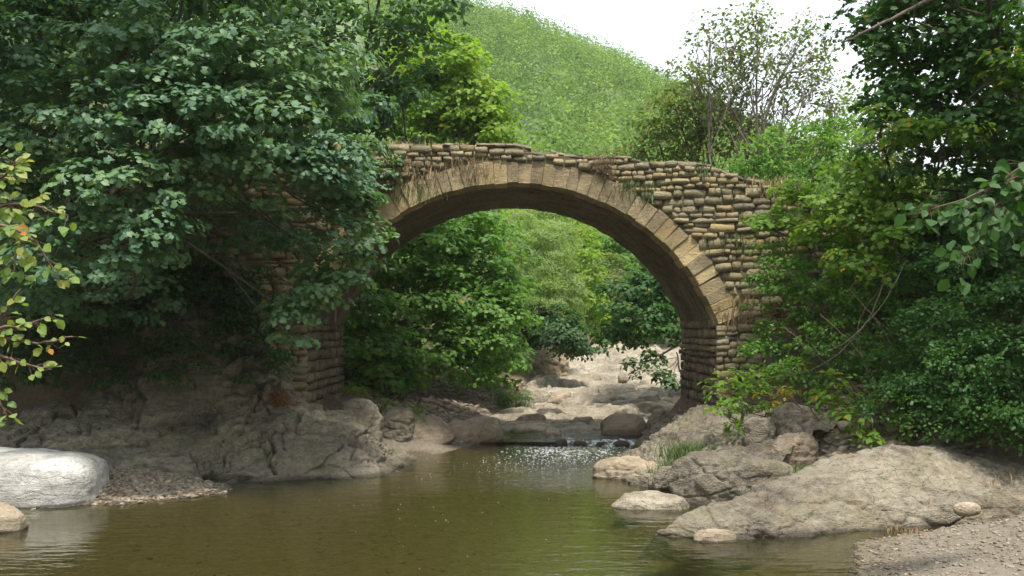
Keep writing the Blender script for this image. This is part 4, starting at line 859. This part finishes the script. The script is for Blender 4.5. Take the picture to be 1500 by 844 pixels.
# ------------------------------------------------------------------ trees and shrubs
G_ = lambda x, y: (x, y, gh(x, y))
build_plant('maple_tree', 'huge cool-green maple overhanging the left bank and the left end of the bridge', 'tree', G_(-8.6, 18.6),
  [(80, -140, 16.8, 260, 120), (360, -110, 16.6, 160, 90), (200, 20, 17.2, 200, 80), (-130, 60, 13, 110, 130), (-140, 260, 12.8, 110, 110), (60, -160, 12.6, 220, 80), (320, -150, 13.2, 160, 70), (150, 430, 16.2, 140, 45), (330, 330, 16.3, 80, 45), (20, 400, 15.6, 90, 60), (30, -90, 15.5, 200, 90), (300, -60, 15, 190, 80), (50, 60, 14.6, 120, 80), (200, 70, 13.4, 125, 80), (335, 95, 13.4, 110, 70), (440, 120, 14, 85, 75), (100, 180, 13.3, 125, 80), (255, 190, 13.0, 115, 75),  # lobes out of view, and low ones at left, added to darken the bank
   (390, 190, 13.3, 100, 65), (485, 225, 13.9, 72, 60), (35, 290, 13.2, 100, 65), (180, 285, 12.9, 105, 60), (300, 255, 13.5, 70, 45), (110, 375, 12.8, 105, 45), (215, 350, 12.8, 68, 42), (420, 262, 13.6, 75, 38),
   (510, 290, 14.8, 42, 60), (470, 385, 14.6, 66, 52), (410, 350, 15.3, 50, 35), (440, 470, 14.6, 34, 42), (532, 365, 15.2, 28, 40), (500, 330, 14.8, 40, 40), (470, 440, 14.8, 40, 40), (395, 160, 15.5, 150, 90), (120, 100, 16.0, 230, 130), (60, 430, 14.2, 70, 30)],
  M['leaf_maple'], .088, 'maple8', seed=31, clump=.31, per=24, cover=1.25, dm=2.3, trunk_r=.18, lmax=.03, solo=300, hang=.55, upw=.75, sub=1)
build_plant('dark_tree', 'tall dark tree behind the maple at the top left', 'tree', G_(-6.5, 24.5),
  [(420, 0, 22, 130, 90), (560, -20, 21, 110, 90), (600, 70, 21.5, 60, 75), (530, 110, 21, 90, 80), (590, 155, 22, 50, 60), (480, 60, 20, 90, 90), (300, -60, 21, 160, 80), (400, 190, 21.5, 130, 80), (520, 190, 22.5, 60, 50), (470, -110, 22, 200, 70)],  # highest lobes reach out of view, added to block light
  M['leaf_dark'], .13, 'maple6', seed=32, clump=.5, per=22, cover=1.2, trunk_r=.3)
build_plant('dark_tree', 'dark tree filling the upper left corner behind the maple', 'tree', G_(-11.5, 22.0),
  [(20, 40, 20, 130, 90), (150, -20, 20, 140, 80), (20, 200, 19, 120, 90), (-60, 330, 18.5, 120, 100), (120, 330, 19.5, 120, 80), (250, 120, 20, 140, 120), (280, 280, 20.5, 120, 60), (-100, 100, 19, 120, 150)],
  M['leaf_dark'], .14, 'maple6', seed=33, clump=.55, per=20, cover=.9, trunk_r=.3)
build_plant('bright_tree', 'bright yellow-green tree rising behind the bridge left of the hill', 'tree', G_(-2.9, 29.5),
  [(650, 120, 29, 60, 60), (690, 155, 29, 55, 50), (705, 190, 28.5, 45, 28), (725, 160, 29, 26, 24), (670, 90, 29.5, 35, 35), (620, 90, 30, 50, 50), (640, 190, 29, 70, 40), (715, 185, 28.5, 28, 30), (600, 150, 30, 50, 60), (660, 80, 30, 28, 28)],
  M['leaf_lime'], .15, 'maple6', seed=34, clump=.45, per=30, cover=1.5, trunk_r=.18)
build_plant('maple_tree', 'dark green maple hanging over the left shore seen under the arch', 'tree', G_(-4.2, 25.5),
  [(560, 380, 24, 70, 60), (640, 360, 24, 75, 55), (700, 370, 25, 60, 55), (600, 450, 23.5, 80, 60), (690, 450, 24, 70, 60), (730, 480, 24.2, 45, 60), (540, 510, 23, 48, 60), (620, 520, 23.4, 70, 42), (700, 525, 23.8, 58, 36), (560, 570, 22.8, 50, 28), (520, 590, 21.9, 30, 30), (520, 540, 21.9, 26, 50), (530, 470, 22.2, 40, 60), (580, 540, 22.3, 50, 50), (600, 560, 23.6, 60, 30), (740, 540, 24.6, 30, 26), (660, 400, 26, 110, 80), (720, 500, 27, 50, 60), (500, 440, 24.5, 60, 80), (640, 310, 25, 80, 40), (740, 420, 25, 35, 40), (575, 320, 25, 70, 50)],
  M['leaf_mid'], .105, 'maple8', seed=35, clump=.42, per=28, cover=1.5, trunk_r=.2, solo=0)
build_plant('willow_shrub', 'pale silvery willow beyond the bridge in the middle of the arch', 'shrub', G_(1.0, 33),
  [(775, 400, 32, 42, 55), (810, 380, 33, 40, 50), (790, 450, 31, 40, 45), (830, 440, 33, 28, 50), (760, 350, 34, 40, 40), (815, 335, 36, 50, 35)],
  M['leaf_willow'], .16, 'blade', seed=36, clump=.4, per=60, cover=1.7, trunk_r=.08, hang=-.8, upw=.2, bark='bark_pale')
build_plant('yellow_green_tree', 'yellow-green tree behind the willow up the valley', 'tree', G_(3.2, 44), [(850, 400, 43, 25, 60), (840, 345, 45, 40, 40), (865, 450, 43, 20, 45), (800, 310, 46, 60, 30)],
  M['leaf_lime'], .2, 'quad', seed=37, clump=.55, per=34, cover=1.7, trunk_r=.12)
build_plant('dark_bush', 'dark blue-green bush on the rock below the willow', 'shrub', G_(1.75, 31), [(822, 485, 30, 34, 34), (838, 500, 30, 22, 25), (795, 470, 31, 25, 25), (780, 490, 31.5, 22, 18), (850, 515, 30.5, 16, 12), (760, 500, 31, 24, 26)],
  M['leaf_dark'], .13, 'quad', limbs=False, seed=38, clump=.35, per=40, cover=1.7, trunk_r=.05)
for k, (nm, lab, bx_, by_, L_, mt, lf) in enumerate([
   ('valley_tree', 'green valley tree seen high under the right side of the arch', 6.5, 56, [(930, 370, 55, 50, 45), (900, 420, 54, 40, 45), (960, 420, 54, 35, 50), (890, 360, 57, 35, 40)], 'leaf_mid', .24),
   ('valley_tree', 'greyer valley tree in the centre distance under the arch', 5.5, 52, [(880, 440, 50, 25, 40), (895, 400, 52, 30, 30), (905, 470, 50, 30, 30), (870, 480, 50, 24, 25)], 'leaf_olive', .22),
   ('valley_tree', 'pale green valley tree just right of the willow', 4.0, 60, [(865, 350, 60, 30, 30), (845, 320, 62, 50, 26), (910, 330, 62, 50, 25)], 'leaf_bright', .26),
   ('valley_tree', 'mid green valley tree behind the right pier', 9.5, 50, [(990, 400, 48, 60, 70), (1010, 330, 50, 70, 60), (970, 470, 47, 40, 35)], 'leaf_mid', .22)]):
    build_plant(nm, lab, 'tree', G_(bx_, by_), L_, M[mt], lf, 'quad', seed=60 + k, clump=.7, per=44, cover=1.6, trunk_r=.18)
build_plant('overhanging_tree', 'dark green tree with drooping branches beside the inside of the right pier', 'tree', G_(6.6, 27.5),
  [(930, 470, 25, 55, 38), (960, 440, 25.5, 50, 45), (900, 500, 25, 28, 20), (985, 490, 24.5, 25, 25), (920, 430, 26, 40, 30), (968, 520, 24, 18, 14), (1010, 400, 26, 60, 60), (1060, 350, 27, 60, 60)],
  M['leaf_right'], .12, 'maple6', seed=71, clump=.34, per=22, cover=1.4, trunk_r=.16, hang=.8)
build_plant('overhanging_branch', 'dangling dark twig with few leaves left of the right pier', 'branch', P(1000, 535, 23.5), [(955, 550, 23.5, 26, 9), (985, 560, 23.4, 16, 14), (925, 533, 23.6, 18, 6)],
  M['leaf_dark'], .11, 'maple6', seed=72, clump=.16, per=9, cover=.8, trunk_r=.02, fork=.2, sub=2)
build_plant('sparse_tree', 'thin half-bare tree against the white sky behind the bridge', 'tree', G_(5.8, 25.2),
  [(1075, 70, 25, 75, 65), (1130, 90, 25, 70, 60), (1185, 110, 25, 60, 55), (1060, 140, 25, 60, 50), (1180, 50, 25, 45, 35), (1110, 30, 25, 60, 40), (1215, 150, 25, 40, 40), (1010, 110, 25, 40, 35), (1090, 110, 25, 60, 60), (1150, 140, 25, 60, 45), (1040, 60, 25, 40, 40), (1210, 80, 25, 35, 40)],
  M['leaf_olive'], .10, 'oval', seed=73, clump=.30, per=7, cover=.85, trunk_r=.09, fork=.66, sub=18, twig_r=.010, lmax=.03, bark='bark_pale', shell=(.2, 1.1), jit=.9, flat=.9)
build_plant('olive_tree', 'bushy olive green tree left of the sparse tree behind the bridge', 'tree', G_(4.5, 26.5),
  [(990, 160, 26, 60, 45), (1030, 190, 26, 60, 45), (960, 190, 26.5, 45, 40), (1060, 150, 26.5, 45, 45), (1090, 200, 26, 50, 40), (1000, 225, 26, 70, 25), (1010, 115, 26.5, 35, 30), (940, 215, 26.5, 30, 25)],
  M['leaf_olive'], .11, 'oval', seed=74, clump=.36, per=17, cover=1.25, trunk_r=.1, sub=7, jit=.7, shell=(.45, 1.1))
build_plant('bank_shrub', 'green shrub behind the right end of the bridge under the sparse tree', 'shrub', G_(7.2, 24),
  [(1130, 230, 24, 60, 40), (1180, 215, 24.5, 55, 45), (1225, 240, 24, 50, 60), (1160, 265, 23.5, 50, 30), (1100, 245, 24, 40, 22), (1210, 190, 25, 40, 30)],
  M['leaf_mid'], .10, 'oval', seed=75, clump=.33, per=22, cover=1.2, trunk_r=.05, sub=5, jit=.7)
build_plant('bank_shrub', 'tall pale shrub on the slope right of the sparse tree', 'shrub', G_(9.8, 27),
  [(1200, 190, 27, 50, 40), (1260, 210, 27, 60, 60), (1300, 160, 28, 60, 80), (1340, 220, 27, 80, 100), (1280, 290, 26, 70, 60)],
  M['leaf_olive'], .13, 'oval', seed=76, clump=.45, per=20, cover=1.1, trunk_r=.07, sub=4)
build_plant('dark_tree', 'large dark green tree filling the upper right corner', 'tree', G_(9.0, 17.2),
  [(1450, -170, 12.3, 220, 90), (1640, 40, 12.2, 130, 140), (1640, 260, 12.2, 120, 120), (1620, 430, 12.2, 100, 90), (1330, -60, 15, 130, 90), (1460, -60, 15, 150, 100), (1300, 40, 15, 65, 60), (1290, 120, 14.8, 50, 60), (1380, 80, 14.8, 90, 75), (1480, 60, 14.4, 80, 80), (1430, 170, 14.6, 100, 70), (1330, 210, 15, 60, 60), (1520, 220, 14.2, 80, 110), (1400, 280, 15.5, 100, 80),  # lobes above and right of the view added to shade the undergrowth
   (1350, 340, 16, 80, 60), (1500, 360, 15, 90, 80), (1260, 40, 15, 30, 35), (1420, 60, 17, 150, 130), (1480, 300, 17.5, 130, 160), (1400, 420, 16.5, 120, 70), (1480, 420, 15.6, 90, 80), (1440, 500, 16.4, 100, 70), (1330, 440, 16.8, 80, 60), (1540, 540, 15, 70, 90)],
  M['leaf_right'], .09, 'maple8', seed=77, clump=.34, per=24, cover=1.25, trunk_r=.24, hang=.5, sub=4)
build_plant('maple_sapling', 'bright yellow-green maple sapling below the dark tree at right', 'tree', G_(6.4, 17.0),
  [(1160, 300, 16.2, 40, 28), (1120, 330, 16.6, 30, 24), (1270, 390, 14.8, 50, 30), (1330, 360, 14.6, 40, 30), (1230, 290, 15.6, 60, 36), (1290, 265, 15.2, 50, 40), (1310, 180, 14.4, 45, 35), (1260, 340, 15.4, 70, 36), (1200, 335, 15.8, 45, 30), (1330, 310, 15, 45, 40), (1390, 190, 14.0, 50, 30), (1250, 235, 15.8, 30, 25), (1480, 110, 13.8, 40, 30)],
  M['leaf_bright'], .08, 'maple8', seed=78, clump=.28, per=22, cover=1.15, trunk_r=.06, hang=.5, sub=4)
build_plant('bramble_shrub', 'dense small-leaved shrub climbing over the right end of the bridge', 'shrub', G_(5.6, 16.2),
  [(1180, 350, 16.6, 55, 45), (1150, 430, 16.6, 50, 50), (1130, 500, 16.4, 50, 40), (1210, 430, 16, 70, 60), (1270, 410, 15.6, 70, 60), (1230, 510, 15.2, 70, 45), (1160, 550, 15.4, 50, 30), (1330, 450, 15.4, 60, 60), (1130, 380, 16.9, 25, 25), (1300, 520, 15, 60, 40), (1190, 300, 17, 35, 30)],
  M['leaf_mid'], .062, 'oval', seed=79, clump=.24, per=30, cover=1.25, trunk_r=.025, lmax=.014, sub=3, jit=.8, bark='twig', shell=(.5, 1.1))
build_plant('undergrowth_shrub', 'dark undergrowth in the shade at the right edge', 'shrub', G_(7.4, 15.6),
  [(1380, 500, 13.9, 80, 60), (1460, 480, 13.700000000000001, 80, 80), (1350, 580, 13.5, 50, 40), (1420, 590, 13.1, 60, 40), (1500, 580, 12.700000000000001, 60, 60), (1470, 640, 12.3, 50, 24), (1300, 590, 13.5, 40, 35), (1400, 400, 14.3, 70, 60), (1480, 400, 13.9, 60, 70), (1340, 520, 13.9, 60, 50), (1450, 550, 13.3, 60, 50), (1380, 630, 12.8, 50, 20), (1510, 470, 13.3, 50, 70), (1450, 610, 12.9, 60, 30), (1520, 620, 12.6, 60, 40), (1390, 560, 13.6, 60, 40), (1330, 560, 13.9, 50, 40), (1420, 550, 12.9, 70, 50), (1490, 530, 12.6, 70, 60), (1370, 590, 13.2, 50, 34), (1450, 605, 12.5, 60, 28), (1520, 600, 12.2, 50, 40), (1420, 480, 13.2, 70, 50), (1500, 450, 13, 60, 50)],
  M['leaf_right'], .056, 'oval', limbs=False, seed=80, clump=.24, per=34, cover=1.3, trunk_r=.04, sub=6, bark='twig', jit=.8)
build_plant('leafy_shrub', 'fresh green leafy shrub at the foot of the right pier', 'shrub', G_(4.05, 15.4),
  [(1060, 565, 15.2, 36, 24), (1095, 590, 15, 42, 26), (1130, 570, 15, 42, 26), (1085, 625, 14.8, 22, 16), (1050, 600, 15, 20, 14), (1160, 545, 15.2, 34, 20)],
  M['leaf_bright'], .085, 'oval', seed=81, clump=.2, per=13, cover=1.1, trunk_r=.02, sub=5, bark='twig', solo=200, dm=1.3)
build_plant('leafy_shrub', 'bright green leafy plant above the middle of the long rock', 'shrub', G_(5.1, 14.2),
  [(1235, 590, 13.9, 40, 24), (1260, 625, 13.6, 34, 24), (1225, 570, 14, 34, 18), (1275, 650, 13.4, 22, 14), (1300, 600, 13.9, 30, 22), (1340, 625, 13.8, 36, 22)],
  M['leaf_bright'], .10, 'oval', seed=82, clump=.19, per=10, cover=.95, trunk_r=.02, sub=5, bark='twig', solo=250, dm=1.3)
build_plant('yellow_shrub', 'small shrub turning yellow between the two leafy plants', 'shrub', G_(4.6, 14.6), [(1130, 585, 14.5, 20, 9), (1155, 575, 14.6, 12, 7)],
  M['leaf_yellow'], .06, 'oval', seed=83, clump=.14, per=10, cover=.8, trunk_r=.012, sub=4, bark='twig')
build_plant('dry_shrub', 'rusty dry shrub on the bank beside the right end of the arch', 'shrub', G_(5.0, 16.9), [(1135, 465, 16.8, 36, 20), (1190, 480, 16.3, 30, 22), (1300, 640, 14.0, 40, 12)],
  M['leaf_rust'], .05, 'oval', seed=84, clump=.16, per=16, cover=.8, trunk_r=.02, sub=6, bark='twig')
build_plant('fern_patch', 'bright green ferns beside the rocks beyond the left pier', 'fern', G_(-2.9, 19.6), [(590, 612, 19.4, 28, 16), (610, 625, 19.2, 16, 10), (520, 577, 19.0, 22, 8), (575, 597, 19.6, 22, 10)],
  M['leaf_bright'], .09, 'blade', seed=85, clump=.18, per=40, cover=1.1, trunk_r=.015, sub=4, bark='twig')
build_plant('ivy', 'green creeper clinging to the left end of the bridge wall', 'creeper', (-3.0, 17.35, 2.6), [(560, 240, 17.3, 28, 22, .12), (552, 275, 17.3, 20, 30, .14), (525, 330, 17.0, 24, 50, .25), (530, 240, 17.2, 22, 36, .3)],
  M['leaf_maple'], .07, 'maple6', seed=86, clump=.18, per=18, cover=1.1, trunk_r=.02, sub=4, bark='twig')
build_plant('cliff_shade_plants', 'dark plants added to stand in for shade on the left cliff', 'creeper', (-5.6, 17.6, 1.6), [(300, 500, 17.05, 55.00000000000001, 34.5, 0.30000000000000004), (250, 440, 17.35, 77.0, 46.0, 0.4), (400, 520, 16.45, 33.0, 27.599999999999998, 0.30000000000000004), (100, 470, 17.5, 88.0, 57.49999999999999, 0.4), (330, 420, 17.05, 66.0, 34.5, 0.30000000000000004), (20, 480, 17.3, 66.0, 46.0, 0.4), (180, 500, 17.3, 77.0, 46.0, 0.5), (60, 420, 17.1, 88.0, 57.49999999999999, 0.5), (180, 420, 17.1, 88.0, 57.49999999999999, 0.5), (260, 380, 16.85, 66.0, 57.49999999999999, 0.5), (370, 470, 16.65, 44.0, 34.5, 0.30000000000000004), (20, 540, 16.6, 55.00000000000001, 28.749999999999996, 0.30000000000000004), (120, 545, 16.7, 66.0, 28.749999999999996, 0.30000000000000004), (340, 480, 16.95, 60, 40, 0.3), (300, 420, 17.0, 60, 50, 0.3), (390, 430, 16.9, 50, 40, 0.3), (230, 480, 17.0, 70, 40, 0.3), (380, 545, 16.5, 40, 16, 0.15), (270, 545, 16.6, 60, 18, 0.2)],  # dark leaves put here in place of the shade on the cliff
  M['leaf_dark'], .07, 'oval', limbs=False, seed=87, clump=.2, per=24, cover=1.1, trunk_r=.02, sub=4, bark='twig')
build_plant('shore_weeds', 'low green weeds on the gravelly shore beyond the bridge', 'weeds', G_(-.4, 25.5), [(745, 588, 25.2, 26, 9), (770, 580, 26.5, 20, 8), (725, 578, 26, 22, 8)],
  M['leaf_mid'], .08, 'blade', seed=88, clump=.16, per=30, cover=1.0, trunk_r=.012, sub=3, bark='twig')

# near branches with leaves one can pick out singly
def near_branch(name, label, paths, mat, leaf, nleaf, seed, tpl='oval', rad=.012, sp=.07):
    r = np.random.default_rng(seed); base = P(*paths[0][0]); t = thing(name, tuple(base), label, 'branch'); g = Geo(); pos, dr = [], []
    for pth in paths:
        pts = np.array([P(*q) for q in pth]); tt = np.linspace(0, len(pts) - 1, 14); i = np.clip(tt.astype(int), 0, len(pts) - 2); q = pts[i] + (pts[i + 1] - pts[i]) * (tt - i)[:, None]
        q += r.normal(0, .004, q.shape); g.add(*tube(q, np.linspace(rad, rad * .3, 14), 6)); d = np.gradient(q, axis=0); d /= np.linalg.norm(d, axis=1, keepdims=True)
        m = nleaf // len(paths); k = r.integers(2, 14, m)
        s = q[k] + r.normal(0, sp * .35, (m, 3)); o_ = d[k] * .8 + r.normal(0, .7, (m, 3)) - UP * .3; o_ /= np.linalg.norm(o_, axis=1, keepdims=True)
        e = s + o_ * sp; pos.append(e); dr.append(o_)
        for a_, b_ in zip(q[k], e): g.add(*tube(np.array([a_, (a_ + b_) / 2 + UP * .004, b_]), np.array([.0016, .0013, .001]), 3))
    V, Fc = g.get(); part('twig', V, Fc, M['twig'], t); pos = np.concatenate(pos); dr = np.concatenate(dr); n = len(pos)
    T, Fc = TPL[tpl]; T = T.copy(); T[:, 0] *= 1.25; lm = mesh_np('leaf', T, Fc, mat, True)
    nr = UP * .7 + np.array([0, -.7, 0]) + r.normal(0, .5, (n, 3)); x, y, z = frames(nr, dr - UP * .5)
    for k in range(n):
        o = link('leaf', lm, t); s = leaf * r.uniform(.6, 1.25); q = pos[k] - base
        o.matrix_basis = Matrix(((x[k][0] * s, y[k][0] * s, z[k][0] * s, q[0]), (x[k][1] * s, y[k][1] * s, z[k][1] * s, q[1]), (x[k][2] * s, y[k][2] * s, z[k][2] * s, q[2]), (0, 0, 0, 1)))
    return t
near_branch('leafy_branch', 'near branch of pale yellowing leaves reaching in from the left edge', [
   [(-80, 330, 5.2), (-10, 265, 5.2), (10, 255, 5.2), (22, 238, 5.2)], [(-80, 330, 5.2), (5, 300, 5.2), (50, 300, 5.2), (100, 318, 5.1)], [(-80, 330, 5.2), (10, 330, 5.1), (50, 350, 5.1), (85, 405, 5.1)], [(-60, 300, 5.3), (5, 290, 5.3), (30, 350, 5.2), (20, 400, 5.2)]],
   M['leaf_near'], .06, 165, 901, sp=.05)
near_branch('leafy_branch', 'near branch of yellow-green leaves low at the left edge', [
   [(-80, 500, 5.0), (-10, 490, 5.0), (50, 505, 5.0), (108, 492, 5.0)], [(-80, 500, 5.0), (-5, 470, 5.0), (30, 425, 5.0)], [(-80, 500, 5.0), (0, 520, 5.0), (40, 535, 5.0), (75, 540, 5.0)], [(-80, 560, 5.0), (-10, 575, 5.0), (5, 600, 5.0), (10, 615, 5.0)], [(-80, 500, 5.0), (-10, 480, 5.0), (20, 480, 5.0), (70, 465, 5.0)]],
   M['leaf_near'], .05, 105, 902, sp=.045)
near_branch('leafy_branch', 'near branch of rounded green leaves reaching in from the right edge', [
   [(1580, 250, 8.5), (1480, 262, 8.4), (1420, 290, 8.3), (1345, 312, 8.3)], [(1580, 300, 8.5), (1490, 300, 8.4), (1440, 330, 8.3), (1410, 385, 8.2)], [(1580, 250, 8.5), (1510, 235, 8.4), (1470, 262, 8.4), (1410, 310, 8.3)], [(1580, 350, 8.5), (1500, 340, 8.4), (1450, 330, 8.4), (1430, 375, 8.3)], [(1580, 220, 8.5), (1520, 260, 8.4), (1480, 290, 8.4), (1460, 300, 8.3)]],
   M['leaf_right'], .11, 280, 903, sp=.11)
# the bare arching branch and bramble canes on the right bank
def cane(name, label, pts, rad, seed, mat='bark_pale'):
    r = np.random.default_rng(seed); q0 = np.array([P(*p) for p in pts]); tt = np.linspace(0, len(q0) - 1, 18); i = np.clip(tt.astype(int), 0, len(q0) - 2); f = (tt - i)[:, None]
    p0 = q0[np.clip(i - 1, 0, None)]; p1 = q0[i]; p2 = q0[i + 1]; p3 = q0[np.clip(i + 2, None, len(q0) - 1)]
    q = .5 * (2 * p1 + (p2 - p0) * f + (2 * p0 - 5 * p1 + 4 * p2 - p3) * f * f + (3 * p1 - p0 - 3 * p2 + p3) * f ** 3); q += r.normal(0, .006, q.shape)
    V, Fc = tube(q, np.linspace(rad, rad * .35, 18), 7); return top(name, V, Fc, M[mat], label, 'branch')
cane('bare_branch', 'thick bare branch arching out of the brambles on the right bank', [(1300, 400, 14.6), (1285, 440, 14.4), (1265, 480, 14.3), (1225, 520, 14.2), (1180, 545, 14.2), (1120, 555, 14.3)], .014, 1, 'bark')
cane('bare_branch', 'thin bare branch crossing under the thick arching one', [(1330, 380, 14.5), (1290, 450, 14.3), (1240, 500, 14.1), (1200, 520, 14.1)], .007, 2)
r = np.random.default_rng(55)
for k, (x0, y0, x1, y1, nm) in enumerate([(1240, 420, 1330, 560, 'reddish cane leaning right among the brambles'), (1310, 400, 1290, 600, 'reddish cane hanging straight down the bank'), (1380, 430, 1340, 610, 'thin cane at the right of the brambles'),
      (1200, 460, 1290, 600, 'long low cane crossing the bank above the green plant'), (1260, 440, 1400, 540, 'thin cane reaching toward the dark undergrowth'), (1150, 480, 1240, 560, 'short cane beside the thick arching branch')]):
    cane('bramble_cane', nm, [(x0, y0, 15), (x0 * .6 + x1 * .4 + r.normal(0, 15), y0 * .6 + y1 * .4, 14.2), (x1, y1, 14.1)], .007, 10 + k, 'twig')
cane('bare_branch', 'pale bare limb crossing the top right corner', [(1400, -20, 13.5), (1350, 5, 13.4), (1300, 30, 13.4), (1265, 48, 13.4), (1240, 60, 13.5)], .03, 5)


# low plants and fallen leaves over the banks
def cover(name, label, poly, n, leaf, mat, seed, h=.12, tpl='quad', cat='ground cover'):
    r = np.random.default_rng(seed); p = scatter_poly(poly, n, r); m = vnoise(np.stack([p[:, 0] * 1.6, p[:, 1] * 1.6, p[:, 0] * 0], 1), seed); p = p[m > -.35]
    z = ground_h(p[:, 0], p[:, 1]); k = len(p); pos = np.stack([p[:, 0], p[:, 1], z + r.random(k) * h], 1)
    V, Fc = leaves_mesh(pos, UP + r.normal(0, .5, (k, 3)), r.normal(0, 1, (k, 3)) + UP * .2, leaf * r.uniform(.5, 1.3, k), tpl)
    o = top(name, V, Fc, mat, label, cat); o['kind'] = 'stuff'
cover('ground_cover', 'low green plants covering the right bank under the trees', [(4.3, 14.6), (6.2, 13.7), (9.5, 13.2), (12, 18), (10, 26), (6.2, 24), (4.9, 16)], 26000, .075, M['leaf_mid'], 301, .3)
cover('ground_cover', 'green undergrowth on the left bank beyond the bridge', [(-3.3, 22.5), (-1.2, 24.6), (-.2, 28.5), (.8, 34), (2.6, 46), (-4, 50), (-10, 34), (-9, 22)], 26000, .13, M['leaf_mid'], 302, .4)
cover('ground_cover', 'green undergrowth on the far right bank behind the right pier', [(5.6, 24), (8.6, 30), (11, 42), (9, 54), (16, 54), (18, 30), (9, 22)], 9000, .16, M['leaf_mid'], 303, .4)
cover('leaf_litter', 'brown fallen leaves on the right bank', [(3.6, 14), (5, 13.3), (7, 13.4), (8, 16), (4.6, 16.4)], 3500, .05, M['leaf_rust'], 304, .02, cat='leaf litter')

# ------------------------------------------------------------------ haze
HAZE = 0.00035
bm = bmesh.new(); bmesh.ops.create_cube(bm, size=1)
me = bpy.data.meshes.new('haze'); 
for v in bm.verts: v.co = (v.co.x * 1460, v.co.y * 1100 + 300, v.co.z * 128 + 62)
bm.to_mesh(me); bm.free()
m = bpy.data.materials.new('thin haze'); m.use_nodes = True; n = m.node_tree; n.nodes.clear(); out = n.nodes.new('ShaderNodeOutputMaterial')
pv = n.nodes.new('ShaderNodeVolumePrincipled'); pv.inputs['Density'].default_value = HAZE; pv.inputs['Color'].default_value = (0.9, 0.93, 0.95, 1)
n.links.new(pv.outputs[0], out.inputs['Volume']); me.materials.append(m)
o = bpy.data.objects.new('haze', me); COL.objects.link(o); o['kind'] = 'stuff'; o['label'] = 'thin pale haze filling the valley air'; o['category'] = 'haze'
